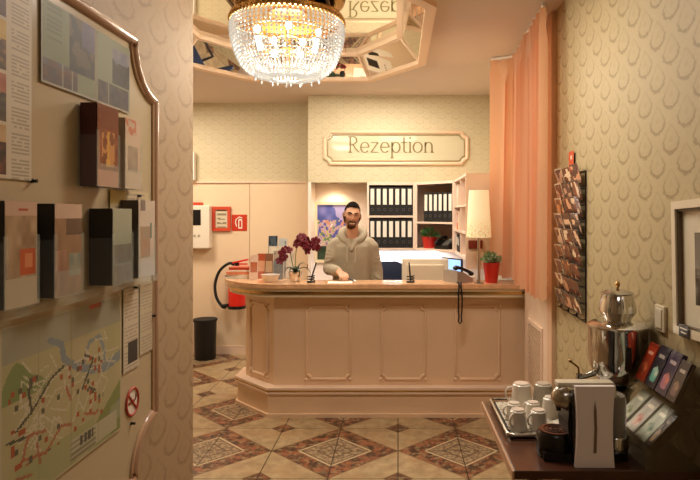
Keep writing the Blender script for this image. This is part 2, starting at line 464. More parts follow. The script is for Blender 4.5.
def panel_molding(cx, cz, w, h, mtx):
    """raised frame with scooped corners and a small boss in each corner; local x along the face, local y up"""
    b = MB(); r = .035; pts = []
    for (sx, sy, a0) in ((1, 1, PI * 1.5), (-1, 1, 0), (-1, -1, PI / 2), (1, -1, PI)):
        c = Vector((sx * w / 2, sy * h / 2))
        seq = []
        for k in range(7):
            t = k / 6
            a = {(1, 1): -PI / 2 - t * PI / 2, (-1, 1): 0 - t * PI / 2, (-1, -1): PI / 2 - t * PI / 2, (1, -1): PI - t * PI / 2}[(sx, sy)]
            seq.append(c + Vector((math.cos(a), math.sin(a))) * r)
        # traverse corners counter-clockwise
        if (sx, sy) == (1, 1): seq = seq[::1]
        pts.append(seq)
    order = []
    for seq, (sx, sy) in zip(pts, ((1, 1), (-1, 1), (-1, -1), (1, -1))):
        # start on the side reached first when going counter-clockwise
        first = {(1, 1): 'v', (-1, 1): 'h', (-1, -1): 'v', (1, -1): 'h'}[(sx, sy)]
        s0 = seq[0]; c = Vector((sx * w / 2, sy * h / 2))
        on_v = abs(s0.x - c.x) < 1e-3
        if (first == 'v') != on_v: seq = seq[::-1]
        order += seq
    path = [mtx @ Vector((p.x + cx, p.y + cz, .004)) for p in order]
    b.tube(path, .011, 8, closed=True)
    path2 = [mtx @ Vector((p.x * .955 + cx, p.y * .975 + cz, .002)) for p in order]
    b.tube(path2, .005, 6, closed=True)
    for sx in (-1, 1):
        for sy in (-1, 1):
            b.ball(mtx @ Vector((cx + sx * (w / 2 + .003), cz + sy * (h / 2 + .003), .003)), .016, 10, (1, 1, 1))
    return b
FRONT = Matrix(((1, 0, 0, 0), (0, 0, -1, 4.95), (0, 1, 0, 0), (0, 0, 0, 1)))
for cx in (-.575, .045, .655): panel_molding(cx, .59, .36, .60, FRONT).build('panel_molding', M['peach_lam'], ctr)
dv = Vector((.312, -.32, 0)).normalized(); nv = Vector((-dv.y * -1 * -1, 0, 0))
A0 = Vector((-1.335, 5.27, 0)); nrm = Vector((-.32, -.312, 0)).normalized()
SIDE = Matrix(((dv.x, 0, nrm.x, A0.x), (dv.y, 0, nrm.y, A0.y), (0, 1, 0, 0), (0, 0, 0, 1)))
panel_molding(.215, .59, .27, .60, SIDE).build('panel_molding', M['peach_lam'], ctr)
MB().box(.05, 1.04, 5.12, 5.8, .70, .74).box(.05, .08, 5.13, 5.75, 0, .7).build('desk_shelf', M['peach_light'], ctr, smooth=False)

# ================================================================== WALL SHELVING
cs = thing('wall_shelf_unit', 'straight pink-white wall shelf unit holding two rows of black binders', 'shelf', (-.342, 6.62, 1.253))
w, h, D = .53, .747, .32
b = MB().box(0, .022, 0, D, 0, h).build('side_panel', M['cabinet'], cs, smooth=False)
MB().box(w - .022, w, 0, D, 0, h).build('side_panel', M['cabinet'], cs, smooth=False)
MB().box(0, w, D - .01, D, 0, h).build('back_panel', M['cabinet'], cs, smooth=False)
MB().box(0.022, w - .022, -.004, D, h - .03, h).build('top_panel', M['cabinet'], cs, smooth=False)
MB().box(.022, w - .022, 0, D, .358, .380).build('shelf', M['cabinet'], cs, smooth=False)
MB().box(0.022, w - .022, -.004, D, 0, .022).build('bottom_panel', M['cabinet'], cs, smooth=False)

k0 = thing('corner_shelf_unit', 'angled pink-white corner shelf unit with binders, red pot and telephone', 'shelf', (0, 0, 0))
CP = [(.192, 6.63), (.585, 6.21), (1.055, 6.21), (1.055, 6.945), (.192, 6.945)]
for nm, z0, z1 in (('bottom_panel', 1.253, 1.275), ('shelf', 1.545, 1.565), ('top_panel', 1.972, 2.0)):
    MB().prism(CP, z0, z1).build(nm, M['cabinet'], k0, smooth=False)
MB().box(.19, .205, 6.635, 6.945, 1.275, 1.972).build('side_panel', M['cabinet'], k0, smooth=False)
MB().box(.6, 1.055, 6.212, 6.225, 1.275, 1.972).build('side_panel', M['cabinet'], k0, smooth=False)
MB().box(.205, 1.055, 6.93, 6.945, 1.275, 1.972).box(1.04, 1.055, 6.225, 6.93, 1.275, 1.972).build('back_panel', M['cabinet'], k0, smooth=False)
for (px, py) in ((.198, 6.63), (.578, 6.215)):
    MB().box(px - .014, px + .014, py - .012, py + .016, 1.253, 2.0).build('front_stile', M['cabinet'], k0, smooth=False)

sd = thing('side_shelf_unit', 'pink-white side shelf unit on the window wall behind the table lamp', 'shelf', (0, 0, 0))
for nm, z0, z1 in (('bottom_panel', 1.25, 1.272), ('shelf', 1.475, 1.493), ('shelf', 1.715, 1.733), ('top_panel', 1.978, 2.0)):
    MB().box(.582, 1.055, 5.14, 6.2, z0, z1).build(nm, M['cabinet'], sd, smooth=False)
MB().box(.578, 1.055, 5.12, 5.14, 1.18, 2.0).build('end_panel', M['peach_light'], sd, smooth=False)
MB().box(.575, 1.055, 6.18, 6.2, 1.25, 2.0).build('end_panel', M['cabinet'], sd, smooth=False)
MB().box(.582, 1.055, 5.62, 5.64, 1.272, 1.978).build('divider', M['cabinet'], sd, smooth=False)
MB().box(1.04, 1.055, 5.14, 6.18, 1.272, 1.978).build('back_panel', M['cabinet'], sd, smooth=False)
# picture plate seen low on the end panel
MB().box(.60, .72, 5.105, 5.12, 1.355, 1.425).build('plaque_holder', mat('dark red box', '#7a2c1c', .4), sd, smooth=False)

# binders
def make_binder(label, loc, rz, group):
    t = thing('ring_binder', label, 'binder', loc, rz, group)
    MB().box(-.034, .034, 0, .27, 0, .315, bev=.003).build('cover', M['blackm'], t, smooth=False)
    MB().box(-.021, .021, -.0015, 0.001, .12, .295).build('spine_label', M['paper'], t, smooth=False)
    b = MB(); b.tube([(.015 * math.cos(a * PI / 8), -.001, .065 + .015 * math.sin(a * PI / 8)) for a in range(16)], .0025, 6, closed=True)
    b.build('finger_ring', mat('dim steel ring', '#5a5650', .4, .6), t)
    return t
ordn = ['first', 'second', 'third', 'fourth', 'fifth', 'sixth', 'seventh', 'eighth', 'ninth']
bproto = None
for row, z, nm in ((0, 1.253 + .3805, 'upper'), (1, 1.253 + .0225, 'lower')):
    for i in range(7):
        x = -.342 + .022 + .0365 + i * .0688
        lab = f'{ordn[i]} black binder with white spine label from the person, {nm} row of straight shelf unit'
        g = 'black binders in the straight shelf unit'
        if bproto is None: bproto = make_binder(lab, (x, 6.635, z), 0, g)
        else: dup(bproto, lab, (x, 6.635, z), None, g)
AB = Vector((.393, -.42, 0)).normalized(); IN = Vector((.42, .393, 0)).normalized()
rzc = math.atan2(AB.y, AB.x)
for i in range(6):
    p = Vector((.198, 6.63, 0)) + AB * (.125 + i * .071) + IN * .03
    dup(bproto, f'{ordn[i]} black binder from the straight unit on the angled corner shelf', (p.x, p.y, 1.5655), (0, 0, rzc), 'black binders on the corner shelf')
# side shelf contents
def foldr(label, y, z, hgt, wd, m, lean=0, name='folder', n=1):
    t = thing(name, label, 'folder', (.60, y, z + .001), 0, 'folders on the side shelf')
    MB().box(0, .24, -wd / 2, wd / 2, 0, hgt, bev=.002).build('cover', m, t, smooth=False)
    MB().box(-.0015, 0, -wd * .3, wd * .3, hgt * .4, hgt * .85).build('spine_label', M['paper'], t, smooth=False)
MO = mat('orange card', '#d9722e', .5); MC = mat('cream card', '#e8d3b4', .6)
foldr('tall pale folder at far end of side shelf, topmost level', 6.1, 1.733, .2, .05, MC)
foldr('cream upright folder beside the tall pale folder on topmost side shelf', 6.02, 1.733, .21, .06, M['peach_light'])
foldr('orange upright folder on the middle level of side shelf', 6.08, 1.493, .17, .07, MO)
foldr('pale peach folder next to the orange folder on side shelf', 5.98, 1.493, .18, .06, MC)
foldr('black folder at far end of lowest side shelf level', 6.1, 1.272, .17, .06, M['blackm'])
foldr('second black folder on lowest side shelf level, nearer the lamp', 6.02, 1.272, .17, .06, M['blackm'])
foldr('third black folder on lowest side shelf level, nearest the lamp', 5.94, 1.272, .16, .06, M['blackm'])

# ================================================================== CHANDELIER
ch = thing('crystal_chandelier', 'large crystal basket chandelier with brass rim glowing under the mirrored ceiling', 'chandelier', (-.816, 4.44, 3.155))
Mcry_glow = mat('crystal', '#57544c', .06, trans=.0, emit='#fff8ea', es=.42, spec=1.0, coat=.8, alpha=.85)  # beads are no lamps; emission gives them a painted-in sparkle
Mbulb = mat('lamp bulb', '#fff4dd', .3, emit='#fff0d4', es=30)
prof = [(.405, -.085), (.414, -.14), (.412, -.20), (.402, -.25), (.388, -.30), (.368, -.355), (.34, -.41), (.30, -.452), (.25, -.48), (.18, -.497), (.10, -.505)]
MB().lathe([(.30, -.005), (.395, -.03), (.418, -.055), (.418, -.09), (.404, -.09), (.404, -.055), (.3, -.02)], 56).build('brass_rim', M['brass'], ch)
sc_ = MB()
for k in range(72):
    a = 2 * PI * k / 72; sc_.ball((.416 * math.cos(a), .416 * math.sin(a), -.088), .013, 6, (1, 1, 1.3))
sc_.build('rim_scallops', M['brass'], ch)
MB().lathe([(.14, 0), (.14, -.03), (.02, -.045), (.018, -.42), (.0, -.43)], 20).build('canopy', M['brass_dark'], ch)
NS = 72
strand_mesh = None
import bisect
def along(prof):
    L = [0]
    for p, q in zip(prof, prof[1:]): L.append(L[-1] + math.hypot(q[0] - p[0], q[1] - p[1]))
    return L
PLn = along(prof)
def pt_at(s):
    i = min(len(prof) - 2, max(0, bisect.bisect_right(PLn, s) - 1)); t = (s - PLn[i]) / (PLn[i + 1] - PLn[i])
    return prof[i][0] + (prof[i + 1][0] - prof[i][0]) * t, prof[i][1] + (prof[i + 1][1] - prof[i][1]) * t
sb = MB(); s = .01
while s < PLn[-1]:
    r, z = pt_at(s); sz = .0112 * (.5 + .5 * r / .41)
    sb.ico((r, 0, z), sz, 1, (1, 1, 1.15)); s += sz * 2.5
st0 = sb.build('crystal_strand', Mcry_glow, ch, smooth=False)
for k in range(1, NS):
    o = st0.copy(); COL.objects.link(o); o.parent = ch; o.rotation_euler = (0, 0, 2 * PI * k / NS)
for zi, (rr, zz) in enumerate([prof[2], prof[5], prof[8]]):
    MB().tube([((rr - .012) * math.cos(2 * PI * k / 48), (rr - .012) * math.sin(2 * PI * k / 48), zz) for k in range(48)], .004, 6, closed=True).build('wire_ring', M['brass'], ch)
dr = MB()
def drop(b, x, y, z, L):
    b.lathe([(0.0005, 0), (.007, -L * .5), (.009, -L * .7), (.0005, -L)], 6, (x, y, z))
dr = MB(); drop(dr, .24, 0, -.485, .04); pd = dr.build('pendant_drop', Mcry_glow, ch, smooth=False)
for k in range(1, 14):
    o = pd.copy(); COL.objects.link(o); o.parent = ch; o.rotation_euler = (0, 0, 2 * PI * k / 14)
dr = MB(); drop(dr, .13, 0, -.503, .035); pd2 = dr.build('pendant_drop', Mcry_glow, ch, smooth=False)
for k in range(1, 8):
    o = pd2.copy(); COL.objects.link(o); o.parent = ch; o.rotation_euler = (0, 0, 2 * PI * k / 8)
MB().ball((0, 0, -.525), .016, 10, (1, 1, 1.3)).build('finial', Mcry_glow, ch)
for k in range(12):
    a = 2 * PI * k / 12 + .2; r = .25; zb = -.21 if k % 2 else -.30
    if k % 2 == 0: r = .2
    arm = MB().tube([(.015 * math.cos(a), .015 * math.sin(a), zb + .03), (r * .6 * math.cos(a), r * .6 * math.sin(a), zb - .03), (r * math.cos(a), r * math.sin(a), zb)], .005, 6).build('lamp_arm', M['brass'], ch)
    MB().ball((r * math.cos(a), r * math.sin(a), zb + .025), .022, 10, (1, 1, 1.3)).build('bulb', Mbulb, arm)

# ================================================================== REZEPTION SIGN
sg = thing('reception_sign', 'glazed wall sign reading Rezeption in a peach frame with scooped corners', 'sign', (-.022, 6.62, 2.378))
def sign_outline(w, h, r):
    o = []
    for (sx, sy) in ((1, -1), (1, 1), (-1, 1), (-1, -1)):
        c = Vector((sx * w / 2, sy * h / 2)); seq = []
        a0 = {(1, -1): PI, (1, 1): 1.5 * PI, (-1, 1): 0, (-1, -1): PI / 2}[(sx, sy)]
        for k in range(7): a = a0 - k / 6 * PI / 2; seq.append((c.x + r * math.cos(a), c.y + r * math.sin(a)))
        o += seq
    return o
WALLM = Matrix(((1, 0, 0, 0), (0, 0, -1, 0), (0, 1, 0, 0), (0, 0, 0, 1)))     # local x right, local y up, local z towards the viewer
ol = sign_outline(1.565, .345, .055)
MB().tube([WALLM @ Vector((p[0], p[1], .012)) for p in ol], .02, 8, closed=True).build('sign_frame', M['wood_frame'], sg)
il = sign_outline(1.50, .285, .05)
MB().tube([WALLM @ Vector((p[0], p[1], .016)) for p in il], .006, 6, closed=True).build('inner_bead', mat('sign bead', '#a8946a', .5), sg)
MB().prism(sign_outline(1.54, .32, .052), .001, .01, WALLM).build('glass_panel', mat('sign glass', '#cfc6a6', .05, spec=.18), sg, smooth=False)
def arc(cx, cy, rx, ry, a0, a1, n=18): return [(cx + rx * math.cos(math.radians(a0 + (a1 - a0) * i / n)), cy + ry * math.sin(math.radians(a0 + (a1 - a0) * i / n))) for i in range(n + 1)]
GL = {'R': ([[(0.1, 0), (0.1, 1.55)], [(-.12, 1.5), (.3, 1.55)] + arc(.3, 1.17, .42, .38, 90, -90) + [(.1, .79)], [(.35, .79), (.62, .35), (.95, .02)], [(-.08, .02), (.28, .02)]], 1.08),
      'e': ([[(.02, .52), (.8, .52)] + arc(.41, .5, .39, .49, 2, 318, 30)], .98),
      'z': ([[(0, .97), (.68, .97)], [(.68, .97), (0.02, .03)], [(.02, .03), (.74, .03)]], .92),
      'p': ([[(.1, -.55), (.1, 1.02)], arc(.48, .5, .38, .49, 170, -170, 30), [(-.08, -.53), (.3, -.53)]], 1.02),
      't': ([[(.22, 1.45), (.22, .2)] + arc(.42, .2, .2, .19, 180, 300, 8), [(-.05, .98), (.55, .98)]], .68),
      'i': ([[(.12, 0), (.12, 1.0)], [(-.02, .98), (.12, 1.0)], [(.12, 1.32), (.12, 1.48)], [(-.03, .02), (.28, .02)]], .42),
      'o': ([arc(.42, .5, .42, .49, 0, 360, 32)], 1.04),
      'n': ([[(.1, 0), (.1, 1.0)], [(.1, .6)] + arc(.42, .62, .32, .36, 180, 0, 14) + [(.74, 0)], [(-.04, .02), (.26, .02)], [(.6, .02), (.9, .02)]], 1.0)}
def ribbon(b, pts, s, ox, oy, z0, z1, thin=.055, thick=.15):
    pts = [Vector(p) for p in pts]; L, R = [], []
    for i, p in enumerate(pts):
        t = (pts[min(i + 1, len(pts) - 1)] - pts[max(i - 1, 0)]).normalized(); n = Vector((-t.y, t.x)); w = thin + (thick - thin) * abs(t.y) ** 1.3
        L.append(p + n * w / 2); R.append(p - n * w / 2)
    f = lambda q, z: WALLM @ Vector((ox + q.x * s, oy + q.y * s, z))
    for i in range(len(pts) - 1):
        q = [L[i], L[i + 1], R[i + 1], R[i]]
        lo = [b.bm.verts.new(f(v, z0)) for v in q]; hi = [b.bm.verts.new(f(v, z1)) for v in q]
        b.bm.faces.new(hi); b.bm.faces.new(lo[::-1])
        for k in range(4): b.bm.faces.new((lo[k], lo[(k + 1) % 4], hi[(k + 1) % 4], hi[k]))
Mlet = mat('sign letter', '#84754a', .5)
txt = 'Rezeption'; s = .116
tot = sum(GL[c][1] for c in txt) * s; x = -.535 + .02
for c in txt:
    b = MB()
    for pl in GL[c][0]: ribbon(b, pl, s * .98, x, -.05, .010, .016)
    b.build('letter', Mlet, sg, smooth=False); x += GL[c][1] * s * 1.0
# ================================================================== COUNTER-TOP THINGS
TZ = 1.0862
def place(px, d): return ((px - 398) * d / 600, d)
# table lamp
lm = thing('table_lamp', 'lit table lamp with tapered cream lattice shade and slim chrome stem on the counter', 'lamp', (.655, 4.86, TZ))
MB().lathe([(.0, 0), (.042, 0), (.042, .008), (.02, .014), (.0, .014)], 28).build('base', M['chrome'], lm)
MB().cyl((0, 0, .012), (0, 0, .40), .011, n=14).build('pole', M['chrome'], lm)
def shade_mat():
    m = bpy.data.materials.new('lattice lamp shade'); m.use_nodes = True; nt = m.node_tree; b = nt.nodes['Principled BSDF']
    tc = nt.nodes.new('ShaderNodeTexCoord'); sp = nt.nodes.new('ShaderNodeSeparateXYZ'); nt.links.new(tc.outputs['Object'], sp.inputs[0])
    z = X(nt, sp.outputs[2]); vo = nt.nodes.new('ShaderNodeTexVoronoi'); vo.feature = 'DISTANCE_TO_EDGE'; vo.inputs['Scale'].default_value = 55
    nt.links.new(tc.outputs['Object'], vo.inputs['Vector']); e = X(nt, vo.outputs['Distance'])
    lat = (e * -1 + .12).soft(0, .1) * (z * -1 + .56).soft(0, .14)
    c = mixc(nt, lat, '#f3e6bd', '#c2ad7c'); nt.links.new(c, b.inputs['Base Color']); b.inputs['Roughness'].default_value = .8
    nt.links.new(mixc(nt, lat, '#ffeab4', '#c9a860'), b.inputs['Emission Color']); b.inputs['Emission Strength'].default_value = .35
    return m
MB().lathe([(.101, .375), (.079, .755), (.0765, .755), (.0985, .375)], 40).build('lamp_shade', shade_mat(), lm)
MB().cyl((0, 0, .4), (0, 0, .46), .014, n=12).build('lamp_socket', M['chrome'], lm)
MB().ball((0, 0, .50), .03, 12, (1, 1, 1.3)).build('bulb', mat('lamp bulb glow', '#fff2d0', .4, emit='#ffe6b0', es=8), lm)

# potted plant on the counter
def leafy(b, c, n, R, L, W, seed, up=.5):
    rnd = random.Random(seed)
    for _ in range(n):
        a = rnd.uniform(0, 2 * PI); el = rnd.uniform(-.15, 1.35); r = R * rnd.uniform(.35, 1)
        d = Vector((math.cos(a) * math.cos(el), math.sin(a) * math.cos(el), math.sin(el) * .85))
        p = Vector(c) + d * r; t = (d + Vector((rnd.uniform(-.5, .5), rnd.uniform(-.5, .5), rnd.uniform(0, up)))).normalized()
        sdv = t.cross(Vector((rnd.uniform(-1, 1), rnd.uniform(-1, 1), rnd.uniform(-1, 1)))).normalized(); l = L * rnd.uniform(.7, 1.2); w_ = W * rnd.uniform(.8, 1.2)
        nn = t.cross(sdv) * w_ * .4
        v = [p, p + t * l * .45 + sdv * w_ + nn, p + t * l, p + t * l * .45 - sdv * w_ + nn]
        vv = [b.bm.verts.new(q) for q in v]; b.bm.faces.new((vv[0], vv[1], vv[2])); b.bm.faces.new((vv[0], vv[2], vv[3]))
pp = thing('potted_plant', 'small grey-green leafy plant in a red pot beside the curtain on the counter', 'plant', (.768, 4.94, TZ))
MB().lathe([(.0, 0), (.05, 0), (.068, .15), (.072, .15), (.072, .165), (.062, .165), (.058, .14), (0, .14)], 28).build('pot', M['redpot'], pp)
MB().lathe([(0.0001, .139), (.06, .14)], 20).build('soil', M['soil'], pp)
b = MB(); leafy(b, (0, 0, .175), 190, .07, .036, .012, 3); b.build('foliage', M['leaf_pale'], pp, smooth=False)
b = MB(); leafy(b, (0, 0, .165), 60, .07, .03, .010, 4); o = b.build('blossom', mat('pale blossom', '#dfe6cf', .5), pp, smooth=False)

# red pot with plant and telephone in the corner unit
pc = thing('potted_plant', 'green spiky plant in a red pot inside the angled corner shelf unit', 'plant', (.345, 6.60, 1.2755))
MB().lathe([(.0, 0), (.065, 0), (.082, .11), (.086, .11), (.086, .125), (.074, .125), (.07, .11), (0, .11)], 24).build('pot', M['redpot'], pc)
b = MB(); leafy(b, (0, 0, .13), 90, .085, .06, .011, 9, .9); b.build('foliage', M['leaf'], pc, smooth=False)
def desk_phone(name, label, cat, loc, rz, body, keys):
    t = thing(name, label, cat, loc, rz)
    wedge = Matrix(((0, 0, 1, 0), (1, 0, 0, 0), (0, 1, 0, 0), (0, 0, 0, 1)))
    MB().prism([(-.08, 0), (.09, 0), (.09, .10), (.03, .088), (-.08, .03)], -.088, .088, wedge).build('base', body, t, smooth=False)
    tilt = Matrix.Rotation(math.radians(22), 4, 'X')
    b = MB()
    for i in range(3):
        for j in range(4): b.box(.0 + i * .026, .019 + i * .026, -.06 + j * .022, -.046 + j * .022, .042 + j * .012, .054 + j * .012)
    b.build('keypad', keys, t, smooth=False)
    MB().box(0, .08, .04, .075, .090, .099, rot=tilt).build('display', mat('phone display', '#9db0a4', .2), t, smooth=False)
    b = MB(); b.tube([(-.06, -.085, .07), (-.06, -.05, .088), (-.06, .03, .118), (-.06, .085, .128)], [.017, .013, .013, .017], 10)
    b.ball((-.06, -.085, .066), .024, 10, (1, 1, .8)).ball((-.06, .085, .122), .024, 10, (1, 1, .8)).build('handset', M['black'], t)
    return t
desk_phone('telephone', 'black desk telephone standing in the angled corner shelf unit', 'telephone', (.51, 6.44, 1.2755), rzc + .1, M['black'], mat('grey key', '#6d6a64', .5))
Msil = mat('silver plastic', '#a9a49c', .3, .35)
desk_phone('telephone', 'silver grey desk telephone on the counter beside the lamp', 'telephone', (.505, 5.0, TZ), PI - .95, Msil, M['black'])
# cards by the lamp
cb = thing('card_box', 'small white box of business cards between telephone and lamp foot', 'card box', (.63, 5.07, TZ))
MB().box(-.025, .025, -.03, .03, 0, .02).box(-.025, .025, .024, .03, .02, .05).build('tray', M['white'], cb, smooth=False)
MB().box(-.022, .022, -.027, .022, .02, .035).build('cards', M['paper'], cb, smooth=False)
# black cord loop over the front edge
cp = []
for k in range(25):
    t = k / 24
    if t < .5: q = t / .5; cp.append((.488 - .006 * math.sin(q * PI), 4.788, 1.082 - q * .27))
    else: q = (t - .5) / .5; cp.append((.502 + .010 * math.sin(q * PI) + .0, 4.788, .812 + q * .27))
cp = [(.48, 4.87, 1.095), (.486, 4.80, 1.097)] + cp[:12] + [(.483, 4.79, .79), (.495, 4.79, .775), (.508, 4.79, .79)] + cp[13:] + [(.504, 4.80, 1.097), (.51, 4.87, 1.095)]
lc = MB().tube(cp, .0065, 8).build('cord_loop', M['rubber']); tag(lc, 'black cord loop hanging down the front of the counter below the telephone', 'cord')
# counter pens on coiled holders
def counter_pen(label, x, y, lean):
    t = thing('counter_pen', label, 'pen', (x, y, TZ), 0, 'counter pens on stands')
    MB().lathe([(0, 0), (.036, 0), (.038, .006), (.03, .012), (.012, .014), (0, .014)], 24).build('base', M['black'], t)
    MB().tube([(.03 * math.cos(a * .55), .03 * math.sin(a * .55), .016 + .0018 * a) for a in range(24)], .0045, 6).build('coiled_cord', M['rubber'], t)
    MB().tube([(0, 0, .012), (lean * .4, 0, .08), (lean, 0, .165)], [.006, .007, .005], 8).build('pen', M['black'], t)
counter_pen('black counter pen leaning in its stand beside the orchid', *place(311, 4.95), .045)
counter_pen('black upright counter pen in its stand before the white monitor', *place(410.5, 4.95), -.012)

# orchid
oc_ = thing('potted_orchid', 'dark red orchid with arching stems in a small silver pot on the counter', 'orchid', (-.855, 5.0, TZ))
MB().lathe([(0, 0), (.04, 0), (.052, .03), (.06, .075), (.063, .095), (.056, .095), (.053, .07), (0, .07)], 28).build('pot', M['chrome'], oc_)
def blade(b, pts, w):
    pts = [Vector(p) for p in pts]; rows = []
    n = len(pts)
    for i, p in enumerate(pts):
        t = (pts[min(i + 1, n - 1)] - pts[max(0, i - 1)]).normalized(); sd_ = t.cross(Vector((0, 0, 1)))
        sd_ = sd_.normalized() if sd_.length > .05 else Vector((0, 1, 0)); ww = w * math.sin(PI * (.12 + .86 * i / (n - 1))) ; up = t.cross(sd_) * ww * .35
        rows.append([b.bm.verts.new(p - sd_ * ww - up), b.bm.verts.new(p), b.bm.verts.new(p + sd_ * ww - up)])
    for A, B in zip(rows, rows[1:]):
        for k in range(2): b.bm.faces.new((A[k], A[k + 1], B[k + 1], B[k]))
for a, l, hgt, dr_ in ((3.0, .10, .12, .07), (2.9, .11, .10, .02), (.1, .15, .13, .10), (.5, .10, .17, .02), (5.2, .10, .10, .05), (1.4, .10, .12, .04), (4.2, .09, .09, .03)):
    b = MB(); blade(b, [(math.cos(a) * l * q, math.sin(a) * l * q * .6, .08 + hgt * .6 * math.sin(q * PI * .62) - dr_ * q ** 3) for q in [i / 8 for i in range(9)]], .024)
    b.build('leaf', M['leaf_dark'], oc_)
stA = [(0, 0, .08), (-.002, .01, .2), (.01, .01, .31), (.05, 0, .385), (.11, -.01, .40), (.165, -.02, .37)]
stB = [(-.01, 0, .08), (-.03, .01, .18), (-.05, 0, .27), (-.085, 0, .31), (-.12, -.01, .28), (-.13, -.02, .22)]
def bez(pts, n=30):
    # Catmull-Rom through the points
    P = [Vector(p) for p in pts]; P = [P[0] * 2 - P[1]] + P + [P[-1] * 2 - P[-2]]; out = []
    for i in range(1, len(P) - 2):
        for k in range(n // (len(P) - 3)):
            t = k / (n // (len(P) - 3)); a, b_, c, d = P[i - 1], P[i], P[i + 1], P[i + 2]
            out.append(.5 * ((2 * b_) + (c - a) * t + (2 * a - 5 * b_ + 4 * c - d) * t * t + (3 * b_ - a - 3 * c + d) * t ** 3))
    return out + [P[-2]]
Mstem = mat('orchid stem', '#6a7a44', .5)
for st in (stA, stB): MB().tube(bez(st), .004, 6).build('stem', Mstem, oc_)
def orchid_flower(c, sz, seed):
    rnd = random.Random(seed); b = MB()
    f = Matrix.Translation(c) @ Euler((rnd.uniform(-.5, .3), rnd.uniform(-.4, .4), rnd.uniform(-.8, .8))).to_matrix().to_4x4()
    for k in range(5):
        a = PI / 2 + k * 2 * PI / 5; wd = .85 if k in (1, 4) else .6
        tip = [(0, 0), (.35, wd * .5), (.75, wd * .55), (1, .0), (.75, -wd * .55), (.35, -wd * .5)]
        vs = []
        for (l, w_) in tip:
            xx = (math.cos(a) * l - math.sin(a) * w_) * sz; zz = (math.sin(a) * l + math.cos(a) * w_) * sz
            vs.append(b.bm.verts.new(f @ Vector((xx, -.25 * sz * l * (1 - l) * 2 - .002 * k, zz))))
        ctrv = b.bm.verts.new(f @ Vector((math.cos(a) * .5 * sz, -.012 - .002 * k, math.sin(a) * .5 * sz)))
        for i in range(6): b.bm.faces.new((ctrv, vs[i], vs[(i + 1) % 6]))
    b.ball(f @ Vector((0, -.014, -.005)), sz * .2, 8)
    b.build('flower', M['petal'], oc_)
for i, (q, off) in enumerate([((.045, -.02, .375), 0), ((.085, -.03, .405), 0), ((.125, -.03, .385), 0), ((.155, -.03, .345), 0), ((.10, -.04, .345), 0), ((.185, -.03, .385), 0), ((.19, -.02, .33), 0), ((.06, -.03, .42), 0), ((.02, -.02, .36), 0),
                              ((.12, -.03, .30), 0), ((-.085, -.02, .305), 0), ((-.12, -.03, .27), 0), ((-.10, -.03, .235), 0), ((-.135, -.03, .20), 0), ((-.06, -.02, .30), 0)]):
    orchid_flower(Vector(q), .05 if i < 10 else .043, i)

oc_.scale = (.92, .92, .88)
# leaflets, rack, bowl, brochures on the rounded end
def lie(label, name, x, y, z, w_, h_, th, m, rz, cat, group, pg=None):
    pg = pg or (m if m in (Mred2, Morg) else M['paper'])
    t = thing(name, label, cat, (x, y, z), rz, group)
    MB().box(-w_ / 2, w_ / 2, -h_ / 2, h_ / 2, 0.0015, th - .0015).build('pages', pg, t, smooth=False)
    MB().box(-w_ / 2 - .001, w_ / 2 + .001, -h_ / 2 - .001, h_ / 2 + .001, th - .0015, th).box(-w_ / 2 - .001, w_ / 2 + .001, -h_ / 2 - .001, h_ / 2 + .001, 0, .0015).build('cover', m, t, smooth=False)
Mred2 = mat('brick red print', '#b5452c', .4); Morg = mat('salmon print', '#e0906c', .45); Mgrn = mat('olive print', '#6f7358', .5)
x0, y0 = -1.365, 5.33
zz = TZ
for lab, m, w_, h_, th, rz, ox in (('olive-edged magazine at the bottom of the brochure stack on the counter end', Mgrn, .29, .21, .016, .12, .0), ('pale magazine second from bottom of the brochure stack', M['paper'], .28, .2, .018, .04, -.01),
                       ('salmon pink magazine in the middle of the brochure stack', Morg, .29, .2, .024, .1, .005), ('thin cream leaflet under the top red brochure of the stack', MC, .24, .19, .014, .05, .01), ('brick red brochure on top of the stack beside the fire extinguisher', Mred2, .21, .16, .022, -.02, -.01)):
    lie(lab, 'brochure', x0 + ox, y0, zz, w_, h_, th, m, rz, 'brochure', 'brochures stacked on the counter end'); zz += th + .0005
bw = thing('bowl', 'white porcelain bowl standing in front of the leaflet holders on the counter', 'bowl', (-1.06, 4.985, TZ))
MB().lathe([(0, 0), (.05, 0), (.055, .006), (.078, .06), (.074, .06), (.05, .012), (0, .01)], 36).build('bowl_body', M['porcelain'], bw)
MB().lathe([(.0735, .058), (.078, .058), (.078, .063), (.0735, .063)], 36).build('rim', M['porcelain'], bw)
